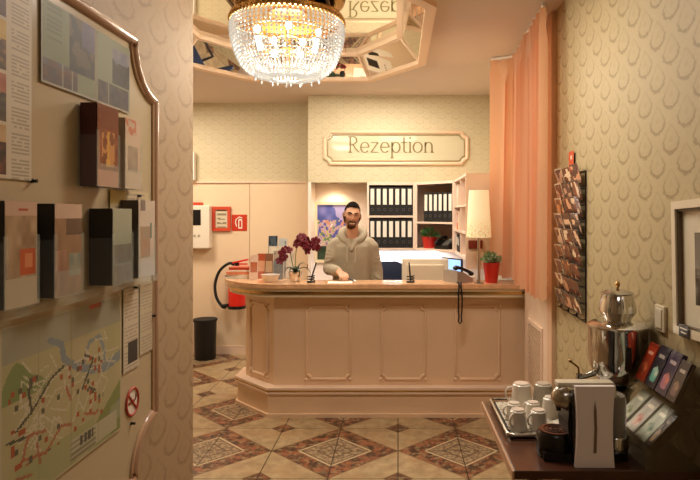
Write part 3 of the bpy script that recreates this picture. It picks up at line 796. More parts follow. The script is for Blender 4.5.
def leaflet(label, px, d, z0, wpx, hpx, col1, col2, lean=.15, rz=0.0, holder=True, style=0, name='leaflet'):
    """a standing leaflet with printed face, in a clear acrylic holder"""
    x, y = place(px, d); w_ = wpx * d / 600; h_ = hpx * d / 600
    t = thing(name, label, 'leaflet', (x, y, z0), rz, 'leaflets standing on the counter')
    def fn(u, v):
        n = vnoise(u * 6 + px, v * 9, 3)
        if style == 0: return mixt(hx(col1), hx(col2), 1 if (v > .62 and n > .35) else n * .35)
        if style == 1: return mixt(hx(col1), hx(col2), 1 if .25 < v < .7 and .12 < u < .88 else 0)
        return mixt(hx(col1), hx(col2), n)
    R = Matrix.Rotation(-lean, 4, 'X')
    sheet('printed_face', w_, h_, 10, 14, fn, R @ Matrix.Translation((0, -.004, h_ / 2 + .004)) @ Matrix(((1, 0, 0, 0), (0, 0, -1, 0), (0, 1, 0, 0), (0, 0, 0, 1))), PRINT, t)
    if holder:
        b = MB(); b.box(-w_ / 2 - .003, w_ / 2 + .003, -.014, -.011, .002, h_ * .5, rot=None); b.box(-w_ / 2 - .003, w_ / 2 + .003, .006, .009, .002, h_ * .8)
        b.box(-w_ / 2 - .003, w_ / 2 + .003, -.02, .05, 0, .003)
        bmesh.ops.transform(b.bm, matrix=Matrix.Rotation(-lean, 4, 'X'), verts=[v for v in b.bm.verts if v.co.z > .0031])
        b.build('acrylic_holder', M['glass'], t, smooth=False)
leaflet('red-orange leaflet standing behind the white bowl', 261.5, 5.20, TZ, 9, 25, '#b8552f', '#e2a884', style=1)
leaflet('small pale pink leaflet at the stack side of the leaflet group', 253.5, 5.14, TZ, 8.5, 24, '#eccdb4', '#c9744e', style=1)
leaflet('tall dark blue card rising behind the other leaflets', 272, 5.36, TZ, 9, 41, '#26323f', '#51606c', style=0)
leaflet('grey-blue leaflet beside the tall dark card', 282, 5.31, TZ, 8.5, 39, '#8795a0', '#c6ccca', style=0)
leaflet('wide white leaflet under the dark card, landscape format', 276, 5.24, TZ, 16, 32, '#efe6d4', '#d8c9ae', style=2)
leaflet('brown leaflet right behind the white bowl', 268.5, 5.12, TZ, 8, 26, '#8a5c40', '#c9a47e', style=1)
leaflet('blue-grey leaflet next to the orchid pot side of the bowl', 278, 5.12, TZ, 10, 29, '#77828c', '#b9a48a', style=0)
leaflet('narrow white leaflet leaning behind the orchid pot', 289.5, 5.14, TZ, 8, 30, '#f4ecdf', '#e5d8c4', style=2)
pl_ = MB().box(-.10, .10, -.07, .07, 0, .003).build('writing_pad', M['paper'], None, smooth=False, loc=(-.475, 4.93, TZ), rot=(0, 0, .06)); tag(pl_, 'flat white paper sheet on the counter beneath the hand of the person', 'paper')

# ================================================================== BEHIND THE COUNTER
mo = thing('monitor', 'cream computer monitor seen from its back, standing behind the counter', 'monitor', (.245, 5.42, .742), PI)
MB().box(-.21, .21, -.02, .018, .16, .505, bev=.012).build('casing', mat('cream plastic', '#efe6d2', .5), mo, smooth=False)
MB().box(-.165, .165, .016, .04, .19, .455, bev=.012).build('back_cover', mat('cream plastic shade', '#e0d4bc', .5), mo, smooth=False)
MB().box(-.2, .2, -.0215, -.0195, .17, .495).build('screen', mat('screen glow', '#8fb4e0', .2, emit='#bcd6f4', es=.6), mo, smooth=False)
MB().box(-.03, .03, .0, .03, .01, .17).build('neck', M['white'], mo, smooth=False)
MB().box(-.12, .12, -.07, .09, 0, .012, bev=.004).build('foot', M['white'], mo, smooth=False)
m2 = thing('monitor', 'thin black monitor with bluish screen turned sideways near the lamp', 'monitor', (.50, 5.55, .742), -1.05)
MB().box(-.16, .16, -.01, .01, .2, .50, bev=.004).build('casing', M['black'], m2, smooth=False)
MB().box(-.15, .15, -.0115, -.0095, .21, .49).build('screen', mat('blue screen', '#7fb0e8', .2, emit='#9cc4f4', es=.9), m2, smooth=False)
MB().box(-.02, .02, .0, .02, .01, .22).build('neck', M['black'], m2, smooth=False)
MB().box(-.1, .1, -.07, .07, 0, .012, bev=.004).build('foot', M['black'], m2, smooth=False)
oc2 = thing('office_chair', 'navy upholstered office chair behind the counter beside the person', 'chair', (.0, 6.05, 0), .4)
MB().lathe([(0, 0), (0.03, .0), (.03, .06), (.025, .42), (0, .42)], 16, (0, 0, .08)).build('gas_column', M['black'], oc2)
for k in range(5):
    a = 2 * PI * k / 5; lg = MB().tube([(0, 0, .1), (.28 * math.cos(a), .28 * math.sin(a), .07)], [.025, .016], 8).build('leg', M['black'], oc2)
    MB().cyl((.28 * math.cos(a) - .012, .28 * math.sin(a), .03), (.28 * math.cos(a) + .012, .28 * math.sin(a), .03), .03, n=14).build('caster', M['black'], lg)
MB().box(-.24, .24, -.23, .23, .46, .55, bev=.035).build('seat', M['bluechair'], oc2)
b = MB(); b.loft([((0, .20 + .05 * q * q, .62 + .54 * q), .23 * (1 - .55 * max(0, q - .55) ** 1.5 * 2), .045, None) for q in [i / 10 for i in range(11)]][:0] + [((0, .21, .60), .16, .03), ((0, .22, .66), .21, .04), ((0, .24, .85), .225, .045), ((0, .25, 1.02), .215, .042), ((0, .255, 1.12), .17, .036), ((0, .255, 1.155), .09, .02)], 28).build('backrest', M['bluechair'], oc2)
MB().tube([(0, .05, .44), (0, .27, .47), (0, .285, .75)], .02, 8).build('back_support', M['black'], oc2)
for s_ in (-1, 1): MB().tube([(s_ * .22, .05, .5), (s_ * .28, .05, .56), (s_ * .28, .05, .72), (s_ * .27, -.16, .73)], .018, 8).build('armrest', M['black'], oc2)

# painting in the alcove
def flowers_art(u, v):
    if v > .72:
        c = mixt(hx('#3a4a90'), hx('#8a86c4'), vnoise(u * 5, v * 8, 1))
        if u > .55 and vnoise(u * 7, v * 7, 2) > .4: c = mixt(c, hx('#c9b9dd'), .75)
    elif v < .25: c = mixt(hx('#1d2c20'), hx('#35513a'), vnoise(u * 9, v * 11, 4))
    else:
        n = .55 * vnoise(u * 9, v * 11, 6) + .4 * vnoise(u * 19, v * 24, 16); k = .6 * vnoise(u * 12 + 4, v * 14, 8) + .4 * vnoise(u * 24, v * 30, 18)
        c = hx('#c99070') if n < .36 else hx('#b9a0b8') if n < .50 else hx('#c9b47a') if n < .6 else hx('#6f8a62')
        if k > .60: c = hx('#5a5aa8')
        if k < .2: c = hx('#f0dfe0')
    return c
pt = thing('framed_painting', 'colourful flower meadow painting in a cream frame on the alcove wall behind the person', 'painting', (-.765, 6.945, 1.44))
def wall_frame(parent, w, h, bw_, depth, m, name='frame', z=0):
    b = MB()
    b.box(-w / 2, -w / 2 + bw_, -depth, 0, -h / 2, h / 2).box(w / 2 - bw_, w / 2, -depth, 0, -h / 2, h / 2).box(-w / 2 + bw_, w / 2 - bw_, -depth, 0, h / 2 - bw_, h / 2).box(-w / 2 + bw_, w / 2 - bw_, -depth, 0, -h / 2, -h / 2 + bw_)
    b.build(name, m, parent, smooth=False)
wall_frame(pt, .40, .70, .033, .03, mat('cream frame', '#e2d3ae', .4))
sheet('canvas', .34, .64, 68, 128, flowers_art, Matrix.Translation((0, -.012, 0)) @ WALLM, PRINT_GLOSS, pt)

# fire things on the back wall
bx = thing('mounted_alarm_box', 'white wall-mounted alarm box with a dark display and red strip on top', 'alarm box', (-2.345, 7.07, 1.50))
MB().box(-.22, .16, -.12, 0, -.25, .25, bev=.01).build('housing', mat('off white enamel', '#e6dcc8', .45), bx, smooth=False)
MB().box(-.1, .06, -.124, -.118, .02, .2).build('display', M['black'], bx, smooth=False)
MB().box(-.22, .05, -.11, 0, .25, .285).build('warning_strip', M['redframe'], bx, smooth=False)
for i in range(3): MB().cyl((-.06 + i * .05, -.12, -.1), (-.06 + i * .05, -.128, -.1), .012, n=12).build('button', mat('grey button', '#a59a88', .5), bx)
MB().cyl((-.17, -.04, -.25), (-.17, -.04, -.9), .015, n=10).build('cable_duct', M['white'], bx)
fp = thing('framed_notice', 'red metal frame holding a pale notice between alarm box and fire sign', 'notice', (-2.075, 7.07, 1.594))
wall_frame(fp, .215, .285, .035, .03, M['redframe'])
def notice(u, v): return hx('#8f8468') if (.2 < u < .8 and (int(v * 9) % 2 == 0) and vnoise(u * 9, v * 9) > .3) else hx('#d6cbb0')
sheet('notice_sheet', .16, .23, 12, 18, notice, Matrix.Translation((0, -.012, 0)) @ WALLM, PRINT, fp)
fs_ = thing('fire_extinguisher_sign', 'square red sign with a white fire extinguisher symbol on the back wall', 'sign', (-1.868, 7.07, 1.548))
MB().box(-.088, .088, -.006, 0, -.095, .095).build('plate', mat('red sign', '#c43a22', .4), fs_, smooth=False)
b = MB(); b.tube([(.035, -.008, .055), (.0, -.008, .065), (-.035, -.008, .04), (-.045, -.008, -.0), (-.03, -.008, -.045)], .007, 6)
b.prism([(-.012, -.07), (.035, -.07), (.035, .03), (.022, .045), (.0, .045), (-.012, .03)], .0065, .0095, WALLM)
b.build('symbol', M['paper'], fs_, smooth=False)
MB().prism([(.0, -.055), (.024, -.055), (.024, .025), (.0, .025)], .0096, .0105, WALLM).build('symbol_inlay', mat('red sign', '#c43a22', .4), fs_, smooth=False)
fe = thing('fire_extinguisher', 'red fire extinguisher with looping black hose hung on the back wall behind the counter end', 'fire extinguisher', (-1.86, 6.93, .56))
MB().lathe([(0, 0), (.07, 0), (.095, .02), (.098, .05), (.098, .36), (.085, .42), (.045, .455), (.03, .47), (0, .47)], 32).build('cylinder', M['red'], fe)
MB().lathe([(.099, -.0), (.102, 0), (.102, .035), (.099, .035)], 24).build('base_ring', M['black'], fe)
for k in range(6): pass
MB().cyl((0, 0, .46), (0, 0, .53), .028, n=14).build('valve', M['black'], fe)
MB().box(-.05, .13, -.018, .018, .535, .555, rot=Matrix.Rotation(-.2, 4, 'Y')).box(-.02, .12, -.014, .014, .505, .52).build('lever', M['red'], fe, smooth=False)
MB().tube(bez([(-.03, 0, .505), (-.09, -.01, .52), (-.19, -.02, .44), (-.245, -.02, .29), (-.23, -.03, .14), (-.16, -.04, .03), (-.115, -.05, .02)], 36), .017, 10).build('hose', M['rubber'], fe)
MB().cyl((-.15, -.04, .03), (-.09, -.06, .045), .025, .02, n=12).build('nozzle', M['black'], fe)
MB().box(-.06, .06, .085, .135, .25, .3).build('wall_bracket', M['black'], fe, smooth=False)
wb = thing('waste_bin', 'black cylindrical waste bin on the tiled floor against the back wall', 'bin', (-2.20, 6.85, 0))
MB().lathe([(0, 0), (.115, 0), (.118, .02), (.126, .43), (.132, .43), (.132, .45), (.122, .45), (.112, .03), (0, .03)], 32).build('bin_body', M['black'], wb)
MB().lathe([(.126, .43), (.1345, .432), (.1345, .455), (.12, .455)], 32).build('rim', M['blackm'], wb)
# ================================================================== PERSON BEHIND THE COUNTER
def solid(b, name, m, parent, vox, smooth=6, fn=None):
    """weld overlapping forms into one continuous skin"""
    bmesh.ops.recalc_face_normals(b.bm, faces=b.bm.faces)
    me = bpy.data.meshes.new(name + '_raw'); b.bm.to_mesh(me); b.bm.free()
    o = bpy.data.objects.new(name, me); COL.objects.link(o)
    r = o.modifiers.new('r', 'REMESH'); r.mode = 'VOXEL'; r.voxel_size = vox
    sm = o.modifiers.new('s', 'SMOOTH'); sm.factor = .5; sm.iterations = smooth
    dg = bpy.context.evaluated_depsgraph_get(); ev = o.evaluated_get(dg)
    me2 = bpy.data.meshes.new_from_object(ev, depsgraph=dg); me2.name = name
    o.modifiers.clear(); o.data = me2; me2.materials.clear(); me2.materials.append(m)
    me2.polygons.foreach_set('use_smooth', [True] * len(me2.polygons))
    if fn:
        at = me2.color_attributes.new('print', 'FLOAT_COLOR', 'POINT'); buf = []
        for v in me2.vertices: c = fn(v.co); buf.extend((lin(c[0]), lin(c[1]), lin(c[2]), 1))
        at.data.foreach_set('color', buf)
    if parent: o.parent = parent
    return o
PX, PY = -.415, 5.44
pr = thing('person', 'person with short dark hair and beard in a grey-beige hoodie standing behind the counter', 'person', (PX, PY, 0))
HC = Vector((.0, -.03, 1.632))          # head centre
HR = Matrix.Rotation(math.radians(10), 4, 'Z') @ Matrix.Rotation(math.radians(5), 4, 'Y') @ Matrix.Rotation(math.radians(5), 4, 'X')
def gs(x, y, cx, cy, sx, sy): return math.exp(-((x - cx) / sx) ** 2 - ((y - cy) / sy) ** 2)
def head_pt(d, off=0.0):
    """surface point for unit direction d (face towards -y)"""
    x, y, z = d
    rx, ry, rz = .077, .098, .122
    if z < 0:                                       # jaw narrows, chin comes forward
        rx *= 1 - .20 * (-z) ** 1.2; ry *= 1 - .16 * (-z) * (1 if y > 0 else .35)
    p = Vector((x * rx, y * ry, z * rz))
    if y < 0:
        fx, fz = p.x, p.z; f = min(1, -y * 1.6)
        o = 0
        o += .024 * gs(fx, fz, 0, -.022, .012, .014) + .014 * gs(fx, fz, 0, .002, .009, .026)        # nose
        o += .007 * gs(fx, fz, .0, .032, .055, .010)                                                # brow
        o -= .010 * (gs(fx, fz, .031, .012, .016, .011) + gs(fx, fz, -.031, .012, .016, .011))      # sockets
        o += .006 * (gs(fx, fz, .042, -.022, .018, .018) + gs(fx, fz, -.042, -.022, .018, .018))    # cheeks
        o += .006 * gs(fx, fz, 0, -.055, .026, .006) + .006 * gs(fx, fz, 0, -.069, .022, .006) - .004 * gs(fx, fz, 0, -.0615, .03, .003)   # lips
        o += .010 * gs(fx, fz, 0, -.10, .022, .016)                                                 # chin
        p.y -= o * f
    if off: p += Vector((d[0], d[1], d[2])).normalized() * off
    return p
def head_grid(n=64, m=48, off=0.0, keep=None):
    b = MB(); rows = []
    for j in range(m + 1):
        ph = PI * j / m; row = []
        for i in range(n):
            a = 2 * PI * i / n; d = Vector((math.sin(ph) * math.cos(a), math.sin(ph) * math.sin(a), math.cos(ph)))
            q = head_pt(d, off(d) if callable(off) else off); row.append((b.bm.verts.new(HC + HR.to_3x3() @ q), q))
        rows.append(row)
    for j in range(m):
        for i in range(n):
            quad_ = [rows[j][i], rows[j][(i + 1) % n], rows[j + 1][(i + 1) % n], rows[j + 1][i]]
            if keep is None or all(keep(q) for _, q in quad_):
                try: b.bm.faces.new([v for v, _ in quad_])
                except ValueError: pass
    return b
def limb(b, pts, rad, n=14):
    b.tube([Vector(p) for p in pts], rad, n)
    for p, r in zip(pts, rad): b.ball(p, r * .98, 12)
LSH, LEL, LWR = Vector((-.158, .02, 1.385)), Vector((-.205, -.04, 1.155)), Vector((-.085, -.33, 1.158))
RSH, REL, RWR = Vector((.160, .02, 1.385)), Vector((.222, .03, 1.13)), Vector((.240, -.02, .89))
body = head_grid()
bmesh.ops.remove_doubles(body.bm, verts=body.bm.verts, dist=1e-5)
body.loft([((0, .03, 1.38), .062, .066), ((0, .02, 1.46), .056, .060), ((0, .0, 1.56), .054, .060)], 20)
body.loft([((0, .02, .80), .15, .10), ((0, .02, .92), .165, .115), ((0, .02, 1.05), .148, .10), ((0, .02, 1.2), .165, .105), ((0, .02, 1.30), .155, .10), ((0, .03, 1.38), .115, .08), ((0, .03, 1.44), .06, .06)], 24)
limb(body, [LSH, (LSH + LEL) / 2, LEL, (LEL * .6 + LWR * .4), LWR], [.050, .045, .04, .041, .028])
limb(body, [RSH, (RSH + REL) / 2, REL, (REL * .6 + RWR * .4), RWR], [.050, .045, .04, .041, .028])
for s_ in (-1, 1):
    limb(body, [(s_ * .09, .02, .86), (s_ * .095, .02, .66), (s_ * .10, .015, .48), (s_ * .10, .03, .30), (s_ * .10, .035, .09)], [.088, .074, .054, .052, .036])
    body.loft([((s_ * .105, .04, .012), .04, .05), ((s_ * .105, -.02, .02), .042, .12), ((s_ * .105, 0, .07), .035, .07)], 16)
    ear = HR @ Vector((s_ * .079, .008, -.002)); body.ball(HC + ear, .03, 12, (.28, .55, 1.0))
def hand(b, w, fwd, up, side, curl, grip=1.0):
    """palm and five separate fingers; w wrist, fwd fingers' way, up back of hand, side towards the thumb"""
    w, fwd, up, side = Vector(w), Vector(fwd).normalized(), Vector(up).normalized(), Vector(side).normalized()
    R = Matrix((side, up, fwd)).transposed()
    b.loft([(w - fwd * .01, .026, .019, R), (w + fwd * .02, .032, .018, R), (w + fwd * .055, .040, .016, R), (w + fwd * .085, .039, .013, R), (w + fwd * .094, .034, .009, R)], 16)
    for k, (o, L) in enumerate(((.030, .072), (.010, .080), (-.011, .074), (-.031, .058))):
        p = w + fwd * .086 + side * o; ang = .25 + .05 * k; pts = [p - fwd * .012, p]; dvec = fwd.copy()
        for f, c in ((.42, curl[0]), (.33, curl[1]), (.25, curl[2])):
            ang = c + .04 * k; ax = side; q = Matrix.Rotation(ang * grip, 3, side.cross(Vector((0, 0, 0))) if False else ax); 
            d1_ = q @ dvec; d2_ = Matrix.Rotation(-ang * grip, 3, ax) @ dvec
            dvec = d1_ if d1_.dot(up) < d2_.dot(up) else d2_
            p = p + dvec * L * f; pts.append(p)
        b.tube(pts, [.009, .0095, .0088, .008, .0062], 8); b.ball(pts[-1], .0064, 8)
    t0 = w + fwd * .022 + side * .024 - up * .004
    t1 = t0 + (fwd * .55 + side * .75 - up * .25).normalized() * .036; t2 = t1 + (fwd * .85 + side * .15 - up * .35).normalized() * .028; t3 = t2 + (fwd * .95 - side * .2 - up * .35).normalized() * .022
    b.tube([t0, t1, t2, t3], [.014, .0115, .0098, .007], 8); b.ball(t3, .0072, 8)
hand(body, LWR, (.38, -.90, -.16), (.05, -.15, .98), (.88, .40, .02), (.22, .35, .3))
hand(body, RWR, (.05, -.12, -1), (1, .0, .05), (0, -1, .1), (.25, .35, .3))
Hinv = (Matrix.Translation(HC) @ HR).inverted()
def skin_col(co):
    q = Hinv @ co; c = hx('#cf9a78')
    if -.16 < q.z < .11 and abs(q.x) > .045 and q.y > -.055 and q.z > -.01: c = mixt(c, hx('#4a3528'), .65 * min(1, (q.y + .055) / .03) * min(1, (q.z + .01) / .02))
    if q.z > -.16 and abs(q.x) < .12:
        c = mixt(c, hx('#c27a5c'), .5 * (gs(q.x, q.z, .043, -.025, .022, .02) + gs(q.x, q.z, -.043, -.025, .022, .02) + gs(q.x, q.z, 0, -.022, .014, .012)))
        if q.y < -.05:
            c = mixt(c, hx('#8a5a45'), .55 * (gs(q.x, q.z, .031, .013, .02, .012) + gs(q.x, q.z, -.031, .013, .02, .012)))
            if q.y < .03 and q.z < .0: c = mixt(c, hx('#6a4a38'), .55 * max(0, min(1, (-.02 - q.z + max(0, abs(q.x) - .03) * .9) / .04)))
            if gs(q.x, q.z, 0, -.063, .030, .0085) > .4: c = hx('#a85a4c')
            if abs(q.x) < .024 and abs(q.z + .0615 - .35 * abs(q.x) ** 1.3) < .0048: c = hx('#eee2d4')
    return c
bd = solid(body, 'body', color_attr_material('skin', .5, .4), pr, .0052, 3, skin_col)
bd['label'] = 'person smiling, one hand on the counter'
# face details
def on_head(x, z, off=0.0):
    """face surface point above local x, z"""
    lo = None
    best = min((((head_pt(Vector((math.sin(ph) * math.cos(a), math.sin(ph) * math.sin(a), math.cos(ph))))), ) for ph in [PI * k / 90 for k in range(20, 85)] for a in [PI + PI * k / 90 for k in range(91)]), key=lambda t: (t[0].x - x) ** 2 + (t[0].z - z) ** 2)[0]
    return HC + HR.to_3x3() @ (best + Vector((0, -off, 0)))
for s_ in (-1, 1):
    e = on_head(s_ * .030, .012, -.006)
    ey = MB().ball(e, .0085, 12, (1.1, .8, .5)).build('eye', mat('eye white', '#cdb9a8', .25), pr)
    MB().ball(e + Vector((0, -.0072, 0)), .0058, 10, (1, .5, .8)).build('iris', mat('dark iris', '#2a1a12', .2), ey)
    MB().tube([on_head(s_ * .014, .031, .003), on_head(s_ * .03, .036, .003), on_head(s_ * .046, .030, .002)], [.0055, .0064, .004], 8).build('eyebrow', mat('dark brown hair', '#20150f', .7), pr)
Mhair = mat('short dark hair', '#160e0a', .9, bump=.5, bscale=500, spec=.1)
def hair_keep(q):
    if q.z > .080 - max(0, .075 + q.y) * .26 * (1 if q.y < .02 else 0): return True
    return q.y > .012 and q.z > -.03 or (q.y > -.045 and q.z > .04)
def hair_off(d): return .0015 + .013 * max(0, d.z - .35) ** 1.0
hb = head_grid(64, 48, hair_off, hair_keep); bmesh.ops.delete(hb.bm, geom=[v for v in hb.bm.verts if not v.link_faces], context='VERTS'); hb.build('hair', Mhair, pr)
def beard_keep(q):
    side = abs(q.x)
    if q.y > .03 or q.z > .0: return False
    if side > .058: return q.z > -.09 or True
    mouth = (q.x / .026) ** 2 + ((q.z + .0625) / .0115) ** 2 < 1
    if mouth: return False
    if q.z < -.078: return side < .04
    if -.053 < q.z < -.040 and side < .032: return True     # moustache
    if .026 < side < .036 and q.z < -.05: return True
    return False
bb = head_grid(96, 96, .0035, beard_keep); bmesh.ops.delete(bb.bm, geom=[v for v in bb.bm.verts if not v.link_faces], context='VERTS')
bb.build('beard', mat('trimmed beard', '#54392a', .9, spec=.1, bump=.5, bscale=600), pr)
# hoodie
def cloth_mat(name, col, bs=.35):
    m = mat(name, col, .9, var=.07, vscale=9, bump=bs, bscale=28); return m
ho = MB()
ho.loft([((0, .02, .83), .175, .135), ((0, .02, .88), .190, .15), ((0, .02, 1.0), .183, .145), ((0, .02, 1.15), .178, .138), ((0, .02, 1.28), .182, .13), ((0, .02, 1.36), .178, .12), ((0, .035, 1.41), .142, .09), ((0, .05, 1.44), .10, .07)], 28)
limb(ho, [LSH + Vector((.02, 0, -.01)), LSH + Vector((-.01, 0, -.04)), (LSH + LEL) / 2, LEL, (LEL * .65 + LWR * .35), LEL * .2 + LWR * .8, LEL * .1 + LWR * .9], [.070, .072, .064, .058, .052, .045, .040])
limb(ho, [RSH + Vector((-.02, 0, -.01)), RSH + Vector((.01, 0, -.04)), (RSH + REL) / 2, REL, (REL * .65 + RWR * .35), REL * .2 + RWR * .8, REL * .1 + RWR * .9], [.070, .072, .064, .058, .052, .045, .040])
rnd = random.Random(5)
for k in range(7):           # folds on sleeves and belly
    q = k / 6; c = LSH.lerp(LEL, .3 + q * .7) if k < 4 else LEL.lerp(LWR, (k - 3) * .22)
    ho.ball(c + Vector((-.012, -.03, 0)), .05, 10, (1, .9, .25), Matrix.Rotation(.5 - .3 * k, 4, 'Y'))
    c = RSH.lerp(REL, .3 + q * .7) if k < 4 else REL.lerp(RWR, (k - 3) * .22); ho.ball(c + Vector((.008, -.025, 0)), .052, 10, (1, .9, .22), Matrix.Rotation(-.5 + .25 * k, 4, 'Y'))
hoo = solid(ho, 'hoodie', cloth_mat('grey-beige fleece', '#a0937c'), pr, .009, 5)
hd = MB()                    # hood lying around the neck, open in front
ring = []
for k in range(29):
    a = -PI / 2 + .42 + (2 * PI - .84) * k / 28
    back = (1 + math.sin(a)) / 2
    ring.append((Vector((.098 * math.cos(a), .02 + .085 * math.sin(a) + .03 * back, 1.452 + .045 * back - .055 * (1 - back) ** 2)), .028 + .026 * back))
hd.tube([p for p, _ in ring], [r for _, r in ring], 12)
for p, r in (ring[0], ring[-1]): hd.ball(p, r, 10)
hd.tube([ring[0][0], (-.006, -.112, 1.325)], [.027, .016], 10); hd.tube([ring[-1][0], (.006, -.114, 1.32)], [.027, .016], 10)
hd.ball((0, .13, 1.45), .09, 14, (1.15, .6, .7))
solid(hd, 'hood', cloth_mat('grey-beige fleece hood', '#a3967f', .2), pr, .007, 3)
MB().loft([((0, -.09, 1.33), .02, .01), ((0, -.08, 1.36), .035, .012), ((0, -.066, 1.385), .045, .012)], 14).build('shirt', mat('brown undershirt', '#4a3428', .9), pr)
for s_ in (-1, 1): MB().tube([(s_ * .035, -.108, 1.36), (s_ * .038, -.128, 1.30), (s_ * .034, -.135, 1.22)], .003, 6).build('drawstring', mat('cream cord', '#c9bda4', .8), pr)
tr = MB()
tr.loft([((0, .02, .78), .172, .125), ((0, .02, .9), .178, .128), ((0, .02, .98), .16, .11)], 24)
for s_ in (-1, 1): limb(tr, [(s_ * .09, .02, .86), (s_ * .095, .02, .66), (s_ * .10, .015, .48), (s_ * .10, .03, .30), (s_ * .10, .035, .08)], [.098, .085, .068, .064, .058])
solid(tr, 'trousers', mat('dark jeans', '#222836', .85), pr, .012, 3)
for s_ in (-1, 1): MB().loft([((s_ * .105, -.03, .0), .052, .145), ((s_ * .105, -.03, .03), .052, .145), ((s_ * .105, -.015, .07), .045, .10), ((s_ * .105, .03, .11), .048, .055)], 20).build('shoe', M['black'], pr)
hp = Vector((PX, PY, 0)) + LWR
pn = thing('ballpoint_pen', 'black pen held over the white paper sheet by the person', 'pen', (hp.x + .075, hp.y - .105, TZ + .016), 0)
MB().tube([(-.05, .03, .028), (.0, 0, .012), (.06, -.03, -.004)], [.0065, .0075, .0055], 10).build('barrel', M['black'], pn)
MB().tube([(.06, -.03, -.004), (.072, -.036, -.0085)], [.004, .0015], 8).build('tip', M['chrome'], pn)
# ================================================================== NOTICE BOARD ON THE PARTITION
# board plane: local x runs away from the camera (+Y), local y up, local z into the room (+X)
BF = XL + .015
def bm_(d, z, off=0.0): return frame3((BF + off, d, z), (0, 1, 0), (0, 0, 1))
nb = thing('notice_board', 'large cream notice board with scooped corners and rosy wooden moulding on the partition wall', 'notice board', (0, 0, 0))
def board_outline(y0, y1, z0, z1, r, n=10):
    o = []
    for (cy, cz, a0) in ((y1, z0, PI), (y1, z1, 1.5 * PI), (y0, z1, 2 * PI), (y0, z0, .5 * PI)):
        for k in range(n + 1): a = a0 - k / n * PI / 2; o.append((cy + r * math.cos(a), cz + r * math.sin(a)))
    return o
BO = board_outline(.86, 2.325, .70, 2.27, .185)
YZ = Matrix(((0, 0, 1, 0), (1, 0, 0, 0), (0, 1, 0, 0), (0, 0, 0, 1)))          # (y, z, x)
MB().prism(BO, XL, BF, YZ).build('panel', M['board'], nb, smooth=False)
MB().tube([(XL + .012, p[0], p[1]) for p in BO], .021, 10, closed=True).build('frame', M['board_frame'], nb)
MB().tube([(BF + .004, p[0] - .02 * (1 if p[0] > 1.6 else -1), p[1]) for p in board_outline(.86, 2.325, .70, 2.27, .19)], .006, 6, closed=True).build('inner_bead', mat('pale bead', '#caa684', .3), nb)
MB().box(XL + .012, BF + .028, .9, 2.29, 1.398, 1.408).box(BF + .02, BF + .028, .9, 2.29, 1.398, 1.425).build('ledge', M['glass_edge'], nb, smooth=False)

def textlines(u, v, rows, margin=.06, base=hx('#d9cbb2'), ink=hx('#b5a58e')):
    k = int(v * rows)
    if margin < u < 1 - margin and k % 2 == 0 and (k // 2) % 7 != 6 and vnoise(u * 16, k * 3.1) > .22: return ink
    return base
def photo(u, v, sky, land, dark, seed):
    h = .5 + .22 * vnoise(u * 4, 1.3, seed) 
    if v > h: return mixt(hx(sky), (1, .96, .9), .3 * vnoise(u * 5, v * 5, seed))
    return mixt(hx(land), hx(dark), vnoise(u * 9, v * 11, seed + 2))
def poster_a(u, v):
    if u < .72:
        vv = (v * 2.55) % .64
        if vv < .05 or u < .05: return hx('#d5c4a4')
        k = int(v * 2.55 / .64)
        return photo(u / .72, (vv - .05) / .59, ('#c9a06a', '#a8552c', '#d9b04a', '#b98a4a')[k % 4], ('#8a4a24', '#6a5a2c', '#c28a34', '#7a3a20')[k % 4], '#3a2a18', k)
    return textlines((u - .72) / .28, v, 110, .12)
sheet('poster', .34, .50, 34, 110, poster_a, bm_(1.37, 1.985, .004)); tag(bpy.context.scene.objects['poster'], 'tall poster with a column of warm photographs and small text at the board edge', 'poster')
def poster_b(u, v):
    c = mixt(hx('#9aa476'), hx('#aab088'), vnoise(u * 3, v * 3))
    if u < .02 or u > .97 or v < .02: return hx('#d6ccb0')
    if u > .48 and v > .28:
        q = mixt(hx('#4a4a3e'), hx('#2e2c28'), vnoise(u * 12, v * 12, 3))
        if u > .72 and v > .62 + .2 * (1 - u): q = mixt(hx('#6a6288'), hx('#9a90a4'), vnoise(u * 5, v * 4))
        elif vnoise(u * 14, v * 9, 5) > .62: q = hx('#7a6a50')
        return q
    if v < .3 and .03 < u < .62:
        if abs(u - .36) < .012 or abs(u - .54) < .01: return hx('#c9c0a0')
        return mixt(hx('#8a5a3c'), hx('#4a4450'), vnoise(u * 14, v * 16, 8)) if v < .22 else mixt(hx('#77829a'), hx('#8a5a3c'), vnoise(u * 12, v * 9))
    if u < .42 and v > .55 and int(v * 40) % 2 == 0 and .08 < u < .34: return hx('#848e62')
    return c
o = sheet('photo_sheet', .285, .225, 46, 36, lambda u, v: tuple(q * .8 for q in poster_b(u, v)), bm_(1.722, 2.112, .005)); tag(o, 'green photo page with a dark castle at dusk, larger of the two pages', 'photo page', 'green photo pages on the board')
def poster_c(u, v):
    c = hx('#a9b08a')
    if u < .03 or u > .97 or v < .03: return hx('#d6ccb0')
    if u > .45 and .36 < v < .9: return photo((u - .45) / .5, (v - .36) / .54, '#8a8a9c', '#4a4a3a', '#2c2a26', 9)
    if v < .33 and .04 < u < .94: return hx('#b9b394') if abs(u % .32) < .02 else mixt(hx('#7a6a5c'), hx('#3c3a40'), vnoise(u * 14, v * 12, 4))
    return c
o = sheet('photo_sheet', .235, .225, 40, 36, lambda u, v: tuple(q * .8 for q in poster_c(u, v)), bm_(1.985, 2.112, .005)); tag(o, 'smaller green photo page with town views beside the moulding curve', 'photo page', 'green photo pages on the board')

